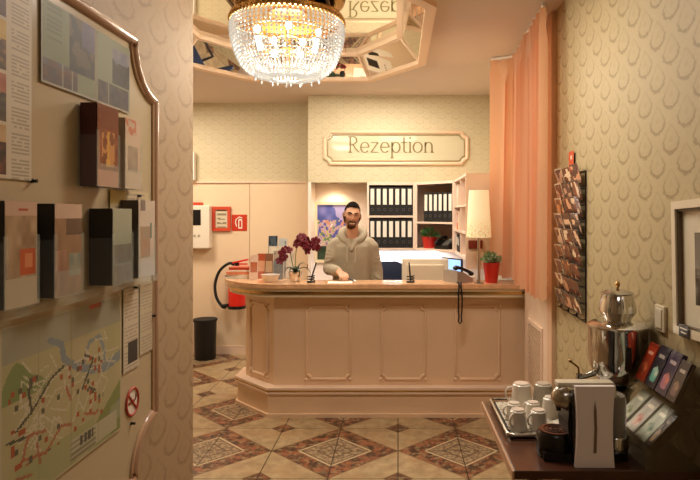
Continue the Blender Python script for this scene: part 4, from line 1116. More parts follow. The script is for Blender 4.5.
# map
def segd(px, py, a, b):
    ax, ay = a; bx, by = b; dx, dy = bx - ax, by - ay; t = max(0, min(1, ((px - ax) * dx + (py - ay) * dy) / (dx * dx + dy * dy + 1e-9)))
    return math.hypot(px - ax - t * dx, py - ay - t * dy)
RIV = [(.33, .85), (.42, .80), (.44, .70), (.55, .62), (.68, .55), (.82, .52), (1.0, .56)]
LOOP = [(.60, .60), (.66, .74), (.76, .76), (.82, .62), (.80, .54)]
rm = random.Random(11)
STR = [((rm.uniform(.12, .85), rm.uniform(.25, .72)), ) for _ in range(80)]
STR = [(a[0], (a[0][0] + rm.uniform(-.14, .14), a[0][1] + rm.uniform(-.12, .12))) for a in STR]
RED = [((.14, .24), (.30, .20)), ((.30, .20), (.42, .30)), ((.14, .24), (.18, .36)), ((.42, .30), (.5, .27)), ((.62, .28), (.72, .24)), ((.5, .42), (.46, .52)), ((.10, .16), (.2, .13)), ((.18, .36), (.30, .33)), ((.24, .28), (.26, .16))]
DARK = [((.1, .42), (.2, .48)), ((.2, .48), (.34, .62)), ((.34, .62), (.44, .66)), ((.2, .5), (.18, .62)), ((.60, .46), (.70, .62)), ((.66, .44), (.72, .40)), ((.05, .38), (.16, .36)), ((.7, .62), (.62, .67))]
def city_map(u, v):
    n = vnoise(u * 7, v * 7, 2)
    c = mixt(hx('#cdbf92'), hx('#bdb684'), n)
    if v > .80: c = mixt(hx('#b7b49a'), hx('#a9a690'), n)
    hgt = .60 + .12 * math.exp(-((u - .12) / .09) ** 2) * 1.2 + .03 * math.sin(u * 30)
    if u < .30 and .58 < v < hgt + .06 - abs(u - .14) * .3: c = mixt(hx('#7d9456'), hx('#97a468'), n)
    if v < .38 - (1 - u) * .75 and u > .72: c = mixt(hx('#7a8a46'), hx('#8f9a58'), n)
    if v < .20 - (1 - u) * .5 + .05 and u > .86 and v > .1: c = hx('#8f94a0')
    if v < .22 and vnoise(u * 5, v * 5, 7) > .5: c = mixt(c, hx('#a9b07a'), .7)
    for a, b in zip(RIV, RIV[1:]):
        if segd(u, v, a, b) < .020 + .028 * max(0, u - .4): c = hx('#8d9aa2')
    for a, b in zip(LOOP, LOOP[1:]):
        if segd(u, v, a, b) < .014: c = hx('#93a0a4')
    for a, b in STR:
        if segd(u, v, a, b) < .005: c = hx('#e0d6b8')
    for a, b in RED:
        if segd(u, v, a, b) < .009: c = mixt(c, hx('#b9583e'), .75)
    for a, b in DARK:
        if segd(u, v, a, b) < .008: c = hx('#4a4a3e')
    if .05 < u < .8 and .2 < v < .68:
        h = hash2(int(u * 44), int(v * 34))
        if h > .94: c = hx('#b5512f')
        elif h > .905: c = hx('#5a5648')
    if .66 < u < .78 and .955 < v < .985: c = hx('#c25038')
    if .49 < u < .95 and .03 < v < .17: c = hx('#c9c3a4') if (int(v * 60) % 2 or u > .72) else hx('#8d8a70')
    if .57 < u < .70 and .09 < v < .16 and int(u * 80) % 3: c = hx('#4a4840')
    for k in range(1, 4):
        if abs(u - k / 4 - .0) < .004: c = mixt(c, hx('#a89c78'), .5)
    if u < .012 or u > .988 or v < .015 or v > .985: c = hx('#d4c8a6')
    return mixt(tuple(q * .92 for q in c), hx('#9a8e68'), .15)
o = sheet('city_map', .625, .455, 130, 96, city_map, bm_(1.725, 1.150, .005)); tag(o, 'large folded city map with a river and green hills pinned below the leaflet holders', 'map')
def info_a(u, v):
    if .30 < u < .95 and .08 < v < .34: return hx('#3d3a36')
    return textlines(u, v, 46, .08, hx('#d2c4aa'))
o = sheet('information_sheet', .12, .29, 14, 46, info_a, bm_(2.115, 1.245, .004)); tag(o, 'tall text sheet with a small dark picture next to the map edge', 'notice sheet', 'text sheets on the board')
o = sheet('information_sheet', .115, .26, 14, 44, lambda u, v: textlines(u, v, 44, .1, hx('#cbbd9f')), bm_(2.242, 1.262, .004)); tag(o, 'narrow text sheet closest to the rosy moulding, without any picture', 'notice sheet', 'text sheets on the board')
o = sheet('information_sheet', .30, .075, 26, 10, lambda u, v: hx('#d9bf72') if u < .4 and v > .4 else textlines(u, v, 10, .1, hx('#d3c19a')), bm_(2.11, 1.692, .004)); tag(o, 'low cream strip of paper above the slim dark-backed leaflet holders', 'notice sheet', 'text sheets on the board')
# no smoking
ns = thing('no_smoking_sign', 'round red no smoking sign stuck on the board beside the map', 'sign', (BF + .003, 2.128, .985))
b = MB(); b.tube([(0, .047 * math.cos(2 * PI * k / 32), .047 * math.sin(2 * PI * k / 32)) for k in range(32)], .0045, 6, closed=True)
b.tube([(0, -.033, .033), (0, .033, -.033)], .004, 6); b.build('red_ring', mat('sign red', '#b8402c', .5), ns)
MB().box(-.001, .001, -.03, .018, -.006, .004).build('cigarette', mat('dark print', '#8a3a2c', .6), ns, smooth=False)
MB().tube([(.0, .022, .0), (.0, .03, .012), (.0, .026, .022)], .0022, 6).build('smoke_mark', mat('dark print b', '#8a3a2c', .6), ns)
MB().prism([(.044 * math.cos(2 * PI * k / 32), .044 * math.sin(2 * PI * k / 32)) for k in range(32)], -.0025, -.001, YZ).build('disc', M['paper'], ns, smooth=False)
for lab, d, z in (('dark pin holding the upper corner of the narrow text sheet', 2.30, 1.26), ('black pin just below the no smoking sign', 2.12, .91), ('black pin under the slim leaflet holders on the ledge', 2.14, 1.388), ('dark pin below the upper pale leaflet holder', 2.17, 1.715), ('black pin at the lower corner of the tall poster', 1.545, 1.735)):
    t = thing('push_pin', lab, 'pin', (BF + .002, d, z), 0, 'pins on the board')
    MB().cyl((0, 0, 0), (.004, 0, 0), .006, n=12).build('pin_base', M['black'], t); MB().cyl((.004, 0, 0), (.014, 0, 0), .0035, .005, n=12).build('head', M['black'], t)

# leaflet holders
def brochure_holder(label, d0, d1, z0, z1, fn, spine, lean=.02, depth=.055, cover='#555'):
    z0 += .004; z1 += .004
    """clear acrylic pocket with the leaflet block in it"""
    t = thing('leaflet_holder', 'clear acrylic holder around the ' + label, 'leaflet holder', (BF, (d0 + d1) / 2, z0), 0, 'acrylic leaflet holders on the board')
    w_ = d1 - d0; h = z1 - z0; q = depth
    b = MB()
    b.box(.001, .004, -w_ / 2 - .006, w_ / 2 + .006, 0, h * .92)
    b.box(.001, q + .006, -w_ / 2 - .006, w_ / 2 + .006, -.004, 0)
    b.box(.001, q + .006, -w_ / 2 - .006, -w_ / 2 - .003, 0, h * .62); b.box(.001, q + .006, w_ / 2 + .003, w_ / 2 + .006, 0, h * .62)
    b.build('pocket', M['glass'], t, smooth=False)
    b = MB(); b.box(q + .003, q + .006, -w_ / 2 - .006, w_ / 2 + .006, 0, h * .28)
    b.box(q + .003, q + .006, -w_ / 2 - .006, -w_ / 2 + .008, h * .28, h * .68); b.box(q + .003, q + .006, w_ / 2 - .008, w_ / 2 + .006, h * .28, h * .68)
    b.build('front_lip', M['glass_edge'], t, smooth=False)
    L = thing('leaflet_block', label, 'leaflets', (BF + .006, (d0 + d1) / 2, z0 + .001), 0, 'leaflets in the board holders')
    MB().box(0, q - .006, -w_ / 2, w_ / 2, 0, h).build('pages', spine, L, smooth=False)
    sheet('cover', w_, h, 20, 44, fn, frame3((q - .004, 0, h / 2), (0, 1, 0), (0, 0, 1)), PRINT_GLOSS, L)
def f_red(u, v):
    if v > .70: return mixt(hx('#8e4428'), hx('#74301c'), v)
    if .2 < u < .8 and .25 < v < .68:
        return hx('#d9a24a') if abs(u - .5) < .05 + .25 * max(0, .45 - v) else (hx('#c98a54') if vnoise(u * 9, v * 16, 2) > .5 else hx('#7a3a22'))
    if v < .2: return hx('#c98f78')
    return mixt(hx('#9a5030'), hx('#7c3a24'), vnoise(u * 6, v * 9))
def f_pink(u, v):
    if v > .78 and u < .7: return hx('#c9826a') if vnoise(u * 7, v * 14) > .5 else hx('#d3b8a4')
    if .15 < u < .8 and .25 < v < .62: return mixt(hx('#b5a48e'), hx('#9a8a80'), vnoise(u * 8, v * 8))
    return hx('#d8bfa8')
def f_a(u, v):
    if v > .86: return hx('#cfae98') if not (.4 < u < .7 and .9 < v < .94) else hx('#b0503a')
    if .45 < u < .95 and .30 < v < .54: return hx('#c25a34') if not (.6 < u < .85 and .36 < v < .5) else hx('#d98a5c')
    if v < .28: return hx('#c7b08c')
    return mixt(hx('#8d7458'), hx('#c0a684'), vnoise(u * 7, v * 8, 3))
def f_b(u, v):
    if v > .84: return hx('#d2b49e')
    if .5 < u < .95 and .2 < v < .46: return mixt(hx('#7a8a80'), hx('#a8a48c'), vnoise(u * 8, v * 8))
    if u < .4 and v < .5: return mixt(hx('#c49a80'), hx('#8a6a54'), vnoise(u * 9, v * 7))
    if v > .66 and u > .4: return hx('#5c4a3c')
    return mixt(hx('#a8825e'), hx('#8a7056'), vnoise(u * 6, v * 6, 1))
def f_c(u, v):
    if v > .52: return mixt(hx('#8f9c88'), hx('#a8ae98'), v)
    if v < .25: return mixt(hx('#8a7e6c'), hx('#4c463e'), vnoise(u * 8, v * 10))
    return mixt(hx('#7c8478'), hx('#6a6a5c'), vnoise(u * 6, v * 5))
def f_d(u, v):
    if v > .86 and .1 < u < .42: return hx('#7a7068')
    if .12 < u < .72 and .25 < v < .66: return mixt(hx('#b98a68'), hx('#a49a86'), vnoise(u * 7, v * 7, 6))
    if .7 < u < .82 and .5 < v < .7: return hx('#6a8478')
    return hx('#d6c6b2')
DK = mat('dark leaflet edges', '#2a241e', .5); DR = mat('dark red edges', '#4a1c14', .5); PKE = mat('pale leaflet edges', '#b5a088', .6); GR = mat('grey leaflet edges', '#5f5448', .6)
brochure_holder('red-brown tower brochures in the upper row', 1.772, 1.905, 1.728, 1.975, f_red, DR)
brochure_holder('pale pink leaflets in the upper row beside the moulding', 1.985, 2.105, 1.73, 1.965, f_pink, PKE, depth=.04)
brochure_holder('leaflets with an orange square in the lower row', 1.355, 1.475, 1.427, 1.675, f_a, DK)
brochure_holder('brown and teal leaflets second in the lower row', 1.552, 1.685, 1.427, 1.672, f_b, DK)
brochure_holder('grey-green dark-edged leaflets third in the lower row', 1.825, 1.955, 1.427, 1.662, f_c, DK, depth=.075)
brochure_holder('cream leaflets with a small emblem, last in the lower row', 2.03, 2.165, 1.427, 1.692, f_d, GR, depth=.065)

# ================================================================== COFFEE TABLE
TT = .80
tb = thing('coffee_table', 'mahogany side table against the papered wall carrying the coffee things', 'table', (0, 0, 0))
MB().box(.385, 1.012, 1.985, 2.725, TT - .03, TT, bev=.003).build('tabletop', M['table'], tb, smooth=False)
MB().box(.378, .385, 1.985, 2.725, TT - .031, TT - .001).build('edge_band', M['table_edge'], tb, smooth=False)
MB().box(.56, .99, 2.05, 2.69, TT - .11, TT - .03).build('apron', M['table'], tb, smooth=False)
for x in (.60, .97):
    for y in (2.07, 2.68): MB().box(x - .02, x + .02, y - .02, y + .02, 0, TT - .03).build('leg', M['table'], tb, smooth=False)

tray = thing('serving_tray', 'rectangular dark-rimmed tray with patterned paper lining under the cups', 'tray', (.59, 2.48, TT), .0)
MB().box(-.165, .165, -.215, .215, .001, .008, bev=.002).build('tray_base', M['blackm'], tray, smooth=False)
b = MB(); o2 = []
for (sx, sy, a0) in ((1, 1, 0), (-1, 1, PI / 2), (-1, -1, PI), (1, -1, 1.5 * PI)):
    for k in range(7): a = a0 + k / 6 * PI / 2; o2.append((sx * .145 + .03 * math.cos(a), sy * .195 + .03 * math.sin(a), .018))
b.tube(o2, .007, 8, closed=True); b.build('rim', M['steel'], tray)
def doily(u, v):
    n = vnoise(u * 30, v * 40, 3); return mixt(hx('#cfc6b2'), hx('#8f8a7c'), 1 if n > .62 else n * .3)
sheet('paper_lining', .31, .41, 46, 60, doily, Matrix.Translation((0, 0, .0095)), PRINT, tray)

def cup_profile(r0, r1, h, t=.003): return [(0, 0), (r0 * .8, 0), (r0 * .82, .004), (r0, .008), (r1, h), (r1 - t, h), (r0 - t, .012), (0, .010)]
def cup(name, label, loc, r0, r1, h, m, rz, flip=False, group='cups on the tray', handle=True, ribs=0):
    t = thing(name, label, 'cup', loc, rz, group)
    pr_ = cup_profile(r0, r1, h)
    if flip: pr_ = [(r, h - z) for r, z in pr_]
    b = MB(); b.lathe(pr_, 36)
    b.build('cup_body', m, t)
    if handle:
        zc = h * .52; R = h * .24; rr = (r0 + r1) / 2
        MB().tube([(rr - .004 + R * 1.15 * math.sin(q * PI / 12), 0, zc + R * 1.2 * math.cos(q * PI / 12)) for q in range(13)], .0042, 8).build('handle', m, t)
    if ribs:
        b = MB()
        for k in range(ribs):
            a = 2 * PI * k / ribs; ra = r1 if flip else r0; rb_ = r0 if flip else r1
            b.cyl(((ra + .0005) * math.cos(a), (ra + .0005) * math.sin(a), .008), ((rb_ + .0005) * math.cos(a), (rb_ + .0005) * math.sin(a), h - .01), .0018, n=6)
        b.build('ribs', m, t)
    return t
TY = TT + .011
def at_table(px, py, z): d = 600 * (1.65 - z) / (py - 214); return ((px - 398) * d / 600, d)
cup('coffee_mug', 'tall white mug turned upside down at the back corner of the tray', (.535, 2.60, TY), .038, .047, .108, M['porcelain'], 2.9, True)
cup('coffee_mug', 'tall grey ribbed mug upside down beside the white mug', (.632, 2.61, TY), .036, .046, .105, M['porcelain_grey'], 1.2, True, ribs=28, handle=False)
cup('espresso_cup', 'small white cup upside down behind the front pair at the tray edge', (.476, 2.465, TY), .028, .037, .066, M['porcelain'], 3.4, True)
cup('espresso_cup', 'small white cup upside down in the middle of the back pair', (.556, 2.475, TY), .028, .037, .066, M['porcelain'], 2.4, True)
cup('espresso_cup', 'taller white cup upside down close to the coffee machine head', (.632, 2.49, TY), .029, .037, .082, M['porcelain'], .6, True)
cup('espresso_cup', 'small white cup with visible handle at the front tray corner', (.468, 2.345, TY), .030, .038, .078, M['porcelain'], 3.9, True)
cup('espresso_cup', 'small white cup in front, next to the drip tray of the coffee machine', (.548, 2.345, TY), .030, .038, .076, M['porcelain'], 3.6, True)
sc2 = thing('saucer', 'flat white saucer on the tray behind the coffee machine', 'saucer', (.665, 2.37, TY))
MB().lathe([(0, 0), (.03, 0), (.05, .012), (.048, .014), (.028, .004), (0, .004)], 36).build('dish', M['porcelain'], sc2)
MB().lathe([(.0475, .0125), (.05, .0115), (.051, .0135), (.048, .015)], 36).build('rim', M['porcelain'], sc2)

# coffee machine seen from its white side
cm = thing('coffee_machine', 'capsule coffee machine with white side panel, chrome head and blue glowing spout', 'coffee machine', (0, 0, TT))
Mdk = mat('dark machine body', '#1a1614', .25); Mwh = mat('machine white', '#f2e8e6', .3)
MB().prism([(.50, 2.06), (.70, 2.04), (.79, 2.06), (.808, 2.12), (.78, 2.2), (.70, 2.22), (.52, 2.2)], .0005, .03).build('base', Mdk, cm, smooth=False)
MB().lathe([(0, .001), (.062, .001), (.066, .01), (.066, .078), (.06, .086), (0, .086)], 36, (.557, 2.125, 0)).build('drip_drum', Mdk, cm)
b = MB(); b.lathe([(.0001, .0875), (.055, .0875), (.055, .0895), (.0001, .0895)], 36, (.557, 2.125, 0)); g = b.build('drip_grid', mat('copper grid', '#6a3a24', .4, .5), cm)
b = MB()
for r in (.012, .026, .040): b.tube([(.557 + r * math.cos(2 * PI * k / 24), 2.125 + r * math.sin(2 * PI * k / 24), .0905) for k in range(24)], .002, 6, closed=True)
b.build('grid_rings', Mdk, g)
# white flank with waisted outline, two facing panels
def flank(y0, y1):
    b = MB(); n = 16; L, R = [], []
    for k in range(n + 1):
        t = k / n; w_ = 1 - .11 * math.sin(PI * (t * .9 + .08)); L.append((.655 - .068 * (w_ + .02 * (1 - t)) + .006, t * .272 + .0005)); R.append((.655 + .068 * w_ + .004, t * .272 + .0005))
    poly = L + R[::-1]
    b.prism([(p[0], p[1]) for p in poly], -y1, -y0, Matrix(((1, 0, 0, 0), (0, 0, -1, 0), (0, 1, 0, 0), (0, 0, 0, 1)))); return b
flank(2.008, 2.026).build('side_panel', Mwh, cm, smooth=False)
b = MB(); b.prism([(.654, .05), (.664, .05), (.666, .13), (.664, .19), (.659, .225), (.655, .19), (.657, .13)], -2.0078, -2.006, Matrix(((1, 0, 0, 0), (0, 0, -1, 0), (0, 1, 0, 0), (0, 0, 0, 1)))); b.build('slot', mat('bronze slot', '#8a7460', .35, .6), cm, smooth=False)
MB().box(.592, .725, 2.026, 2.20, .03, .243).build('body', Mdk, cm, smooth=False)
MB().prism([(.588, .06), (.600, .06), (.606, .20), (.586, .20), (.580, .13)], -2.18, -2.05, Matrix(((1, 0, 0, 0), (0, 0, -1, 0), (0, 1, 0, 0), (0, 0, 0, 1)))).build('spout_column', M['black'], cm, smooth=False)
# domed chrome head over the drip drum
b = MB(); b.ball((.588, 2.10, .208), .056, 24, (.95, .8, .85))
bmesh.ops.bisect_plane(b.bm, geom=b.bm.verts[:] + b.bm.edges[:] + b.bm.faces[:], plane_co=(.56, 0, .182), plane_no=(-.35, 0, -1), clear_outer=True)
bmesh.ops.holes_fill(b.bm, edges=b.bm.edges[:]); b.build('head', M['steel'], cm)
MB().cyl((.566, 2.115, .18), (.566, 2.115, .158), .012, .008, n=14).build('spout', Mdk, cm)
MB().box(.585, .592, 2.06, 2.10, .145, .185).build('spout_light', mat('blue indicator', '#3a3aff', .4, emit='#3524ff', es=9), cm, smooth=False)
b = MB(); b.box(.555, .752, 2.085, 2.135, .244, .264, bev=.006); b.prism([(.735, .195), (.757, .185), (.762, .22), (.758, .255), (.748, .262), (.742, .244)], -2.13, -2.09, Matrix(((1, 0, 0, 0), (0, 0, -1, 0), (0, 1, 0, 0), (0, 0, 0, 1)))); b.build('lever', mat('lever ivory', '#d9cfb8', .3), cm)
MB().lathe([(0, .03), (.058, .03), (.058, .055), (.052, .06), (.052, .19), (.046, .21), (0, .213)], 32, (.765, 2.13, 0), sx=.8).build('water_tank', mat('smoky tank', '#8a8276', .15), cm)
MB().lathe([(.0602, .03), (.0625, .03), (.0625, .072), (.0602, .075)], 32, (.765, 2.13, 0), sx=.8).build('chrome_ring', M['chrome'], cm)

# samovar
sv = thing('samovar', 'tall polished steel samovar with small teapot-shaped top behind the coffee machine', 'samovar', (.893, 2.44, TT))
S = .116
MB().lathe([(0, 0), (.075, 0), (.08, .012), (.06, .03), (.045, .07), (.05, .12), (.07, .15), (0, .15)], 40).build('base', M['steel'], sv)
MB().lathe([(0, .15), (.045, .15), (.07, .17), (.095, .20), (.109, .235), (S, .28), (S, .385), (S + .004, .39), (S + .004, .40), (.10, .412), (.07, .418), (0, .418)], 48).build('body', M['chrome'], sv)
MB().lathe([(0, .418), (.052, .418), (.055, .428), (.074, .455), (.072, .475), (.062, .515), (.058, .525), (0, .525)], 40).build('top_pot', M['chrome'], sv)
MB().lathe([(0, .525), (.06, .525), (.063, .53), (.045, .540), (.015, .546), (0, .546)], 36).build('lid', M['steel'], sv)
MB().lathe([(0, .545), (.006, .545), (.005, .553), (.011, .562), (.008, .572), (0, .578)], 16).build('knob', M['brass_dark'], sv)
b = MB(); b.tube([(-.10, -.02, .21), (-.14, -.03, .20), (-.17, -.035, .197)], [.013, .011, .011], 10); b.tube([(-.168, -.035, .21), (-.168, -.035, .175)], [.012, .008], 10)
tp = b.build('tap', M['steel'], sv); MB().tube([(-.168, -.035, .21), (-.17, -.035, .235), (-.205, -.04, .262)], .0045, 8).ball((-.205, -.04, .262), .007, 8).build('handle', M['brass_dark'], tp)
for s_ in (-1, 1):
    MB().tube([(s_ * S, 0, .36), (s_ * (S + .022), 0, .355), (s_ * (S + .022), 0, .30), (s_ * S, 0, .295)], .006, 8).build('side_handle', M['blackm'], sv) if s_ < 0 and False else None
MB().box(-.012, .012, -S - .004, -S + .02, .24, .33).build('gauge_glass', mat('dark gauge', '#2a241e', .2), sv, smooth=False)
# tea and chocolate display
rk = thing('display_rack', 'two-tier smoky acrylic rack of sachets and tea packets at the wall end of the table', 'rack', (0, 0, TT))
XZ = lambda poly, y0, y1: MB().prism(poly, -y1, -y0, Matrix(((1, 0, 0, 0), (0, 0, -1, 0), (0, 1, 0, 0), (0, 0, 0, 1))))
for y in (1.975, 2.312):
    XZ([(.815, .001), (1.008, .001), (1.008, .345), (.975, .345), (.895, .215), (.86, .12), (.815, .06)], y - .002, y + .002).build('side_panel', M['smoke_acrylic'], rk, smooth=False)
MB().box(.816, 1.005, 1.977, 2.310, .001, .005).build('floor_panel', M['smoke_acrylic'], rk, smooth=False)
MB().box(.816, .820, 1.977, 2.310, .005, .085).build('front_lip', M['smoke_acrylic'], rk, smooth=False)
XZ([(.826, .047), (.830, .043), (.974, .185), (.970, .189)], 1.977, 2.310).build('ramp', M['smoke_acrylic'], rk, smooth=False)
MB().box(.895, 1.004, 1.977, 2.310, .208, .212).build('upper_shelf', M['smoke_acrylic'], rk, smooth=False)
def packet(name, label, y, x, z, w_, h_, lean, c0, c1, c2, group, th=.018):
    t = thing(name, label, 'packet', (x, y, z), 0, group, rot=(0, lean, 0))
    def fn(u, v):
        if v > .9 or v < .04: return mixt(hx(c0), (0, 0, 0), .25)
        if (u - .5) ** 2 / .10 + (v - .30) ** 2 / .035 < 1: return mixt(hx(c1), hx(c2), vnoise(u * 7, v * 9))
        if .70 < v < .80 and .2 < u < .8: return mixt(hx(c0), (1, .95, .85), .55)
        return mixt(hx(c0), (0, 0, 0), .25 * vnoise(u * 4, v * 5))
    # face looks towards -x
    MB().box(0, th, -w_ / 2, w_ / 2, 0, h_, bev=.002).build('pack', mat(name + ' back', c0, .35), t, smooth=False)
    sheet('printed_face', w_ * .98, h_ * .985, 14, 24, fn, frame3((-.0012, 0, h_ / 2), (0, -1, 0), (0, 0, 1)), PRINT_GLOSS, t)
G1, G2 = 'sachets on the lower tier of the rack', 'tea packets on the upper tier of the rack'
LW, UP = (.829, TT + .080), (.913, TT + .222)
packet('sachet', 'silver-green sachet on lower tier, furthest along the table', 2.245, *LW, .075, .15, .78, '#c9cbb4', '#5c6a4c', '#dfe0cc', G1, .01)
packet('sachet', 'silver sachet with pale pink print, middle of lower tier', 2.150, *LW, .075, .15, .78, '#d2ccbe', '#a4564c', '#e3d9c6', G1, .01)
packet('sachet', 'pale green sachet on lower tier with a dark green picture', 2.058, *LW, .075, .15, .78, '#bcc2aa', '#3c5a48', '#cfd2b8', G1, .01)
packet('sachet', 'dark brown sachet on lower tier, closest to the table front', 2.000, *LW, .035, .14, .78, '#4a382c', '#7a6248', '#a48c6c', G1, .01)
packet('tea_packet', 'orange-red packet on upper tier, furthest along the table', 2.27, *UP, .075, .15, .42, '#b23c20', '#d97a4a', '#7a2414', G2)
packet('tea_packet', 'black packet with teal print on upper tier beside the orange-red one', 2.182, *UP, .08, .16, .42, '#2a2430', '#d9d2c0', '#2c8a7c', G2)
packet('tea_packet', 'dark purple packet with rosy print on upper tier', 2.093, *UP, .08, .16, .42, '#37284a', '#c9745c', '#8a5a80', G2)
packet('tea_packet', 'brown-purple packet on upper tier, closest to the table front', 2.015, *UP, .065, .145, .42, '#3a2a30', '#9a7a5c', '#5a4450', G2)
nt_ = thing('mini_chocolate', 'tiny red wrapped chocolate below the lower tier sachets beside the coffee machine', 'chocolate', (.795, 2.22, TT + .001))
MB().box(-.009, .009, -.018, .018, 0, .012, bev=.003).build('wrapper', mat('red foil', '#a82a1c', .3, .4), nt_, smooth=False)
for s_ in (-1, 1): MB().cyl((0, s_ * .018, .006), (0, s_ * .026, .006), .003, .008, n=10).build('twist_end', mat('red foil end', '#a82a1c', .3, .4), nt_)

# ================================================================== ON THE PAPERED WALL
# picture, seen at the edge of the photograph
pf = thing('framed_picture', 'pale-framed black and white picture with wide mat hanging crooked above the rack', 'picture', (XR - .002, 1.93, 1.468), rot=(math.radians(-2.2), 0, 0))
b = MB(); W2, H2, bw2 = .235, .235, .028
for (y0, y1, z0, z1) in ((-W2, W2, H2 - bw2, H2), (-W2, W2, -H2, -H2 + bw2), (-W2, -W2 + bw2, -H2 + bw2, H2 - bw2), (W2 - bw2, W2, -H2 + bw2, H2 - bw2)): b.box(-.03, 0, y0, y1, z0, z1)
b.build('frame', mat('silver beige frame', '#dcd2ba', .35, .2), pf, smooth=False)
b = MB()
for (y0, y1, z0, z1) in ((-W2 + bw2, W2 - bw2, H2 - bw2 - .008, H2 - bw2), (-W2 + bw2, W2 - bw2, -H2 + bw2, -H2 + bw2 + .008), (W2 - bw2 - .008, W2 - bw2, -H2 + bw2, H2 - bw2), (-W2 + bw2, -W2 + bw2 + .008, -H2 + bw2, H2 - bw2)): b.box(-.022, -.004, y0, y1, z0, z1)
b.build('inner_bead', mat('dark bead', '#6a5844', .4), pf, smooth=False)
def bw_photo(u, v):
    if u < .22 or u > .78 or v < .2 or v > .8: return hx('#d8cfb8')
    a, c = (u - .22) / .56, (v - .2) / .6
    g = .62 - .2 * c if c > .5 + .12 * vnoise(a * 5, 0, 3) else .18 + .3 * vnoise(a * 9, c * 9, 5)
    return (g * 1.0, g * .96, g * .88)
sheet('print', .41, .41, 40, 40, bw_photo, frame3((-.006, 0, 0), (0, -1, 0), (0, 0, 1)), PRINT_GLOSS, pf)
cdx = thing('price_sign', 'small black card with white print tucked into the lower frame of the wall picture', 'card', (XR - .036, 2.065, 1.247))
MB().box(-.001, .001, -.035, .035, -.022, .022).build('card', M['black'], cdx, smooth=False)
b = MB()
for k, wd in enumerate((.05, .04)): b.box(-.0016, -.0008, -wd / 2, wd / 2, .006 - k * .014, .010 - k * .014)
b.build('print', M['paper'], cdx, smooth=False)
sk = thing('light_switch', 'tall ivory double light switch plate on the papered wall above the samovar side', 'light switch', (XR - .001, 2.315, 1.248))
MB().box(-.012, 0, -.042, .042, -.05, .05, bev=.004).build('plate', mat('ivory plastic', '#d8cbb0', .35), sk, smooth=False)
MB().box(-.0165, -.011, -.026, .026, -.038, .038, bev=.003).build('rocker', mat('ivory rocker', '#e2d6bc', .3), sk, smooth=False)

# postcard rack
wr = thing('postcard_rack', 'tall black wire postcard rack with three columns on the papered wall by the curtain', 'rack', (XR, 3.49, 1.475))
b = MB()
RW, RH = .245, .41
for y in (-RW, -.082, .082, RW): b.tube([(-.005, y, -RH), (-.005, y, RH)], .004, 6)
for k in range(10): z = -RH + k * 2 * RH / 9; b.tube([(-.005, -RW, z), (-.005, RW, z)], .003, 6)
b.build('wire_frame', M['black'], wr)
for k in range(9):
    z = -RH + .012 + k * .0905; b = MB()
    for c in range(3):
        y = -.165 + c * .165; b.tube([(-.006, y - .075, z), (-.026, y - .075, z), (-.026, y + .075, z), (-.006, y + .075, z)], .0028, 6); b.tube([(-.032, y - .075, z + .03), (-.032, y + .075, z + .03)], .0028, 6)
    b.build('pocket', M['black'], wr)
hd_ = thing('rack_header', 'orange-red header card standing on top of the postcard rack', 'header card', (XR - .012, 3.49, 1.888))
def hdr(u, v): return hx('#e8d8c0') if .35 < u < .7 and .62 < v < .8 else hx('#d1552c')
sheet('card', .10, .125, 12, 16, hdr, frame3((0, 0, .064), (0, -1, 0), (0, 0, 1)), PRINT, hd_)
MB().box(.001, .009, -.04, .04, 0, .11).build('backing', M['black'], hd_, smooth=False)
pal0 = [('#6a3a2a', '#3a2420', '#b98a6a'), ('#4a3a34', '#2a2420', '#c9a88a'), ('#7a4632', '#301c18', '#d9b89a'), ('#5a4448', '#241c20', '#a8846c'), ('#86502e', '#3a2a20', '#c98a5a')]
def _lt(h): return '#' + ''.join('%02x' % min(255, int(int(h[i:i + 2], 16) * 1.25)) for i in (1, 3, 5))
pal = [tuple(_lt(q) for q in p_) for p_ in pal0]
colname = ('column nearest the curtain', 'middle column', 'column nearest the samovar')
def place_cards():
    i = 0
    for r in range(9):
        for c in range(3):
            rr = random.Random(r * 31 + c * 7); p = pal[rr.randrange(5)]
            def fn(u, v, p=p, s=r * 3 + c):
                if u < .06 or u > .94 or v < .05 or v > .95: return hx('#d9c8ac') if s % 3 == 0 else hx('#6a5040')
                n = vnoise(u * 3, v * 3, s); k = vnoise(u * 3.2, v * 3.6, s + 40)
                return hx(p[2]) if k > .62 else mixt(hx(p[0]), hx(p[1]), n)
            ln = .285 + rr.uniform(-.02, .03); y = 3.49 + .165 - c * .165 + rr.uniform(-.008, .008); z = 1.475 - .41 + .024 + (8 - r) * .0905
            R = Matrix.Rotation(-ln, 4, 'Y') @ Matrix.Rotation(rr.uniform(-.03, .03), 4, 'X')
            o = sheet('postcard', .15, .118 if rr.random() < .6 else .10, 14, 12, fn, Matrix.Translation((0, 0, .058)) @ frame3((0, 0, 0), (0, -1, 0), (0, 0, 1)), PRINT_GLOSS)
            o.matrix_world = Matrix.Translation((XR - .0165, y, z + .002)) @ R
            tag(o, f'{"dark" if p[1] < "#36" else "brown"} postcard in the {ordn[r]} row from the top of the rack, {colname[c]}', 'postcard', 'postcards in the wire rack')
place_cards()

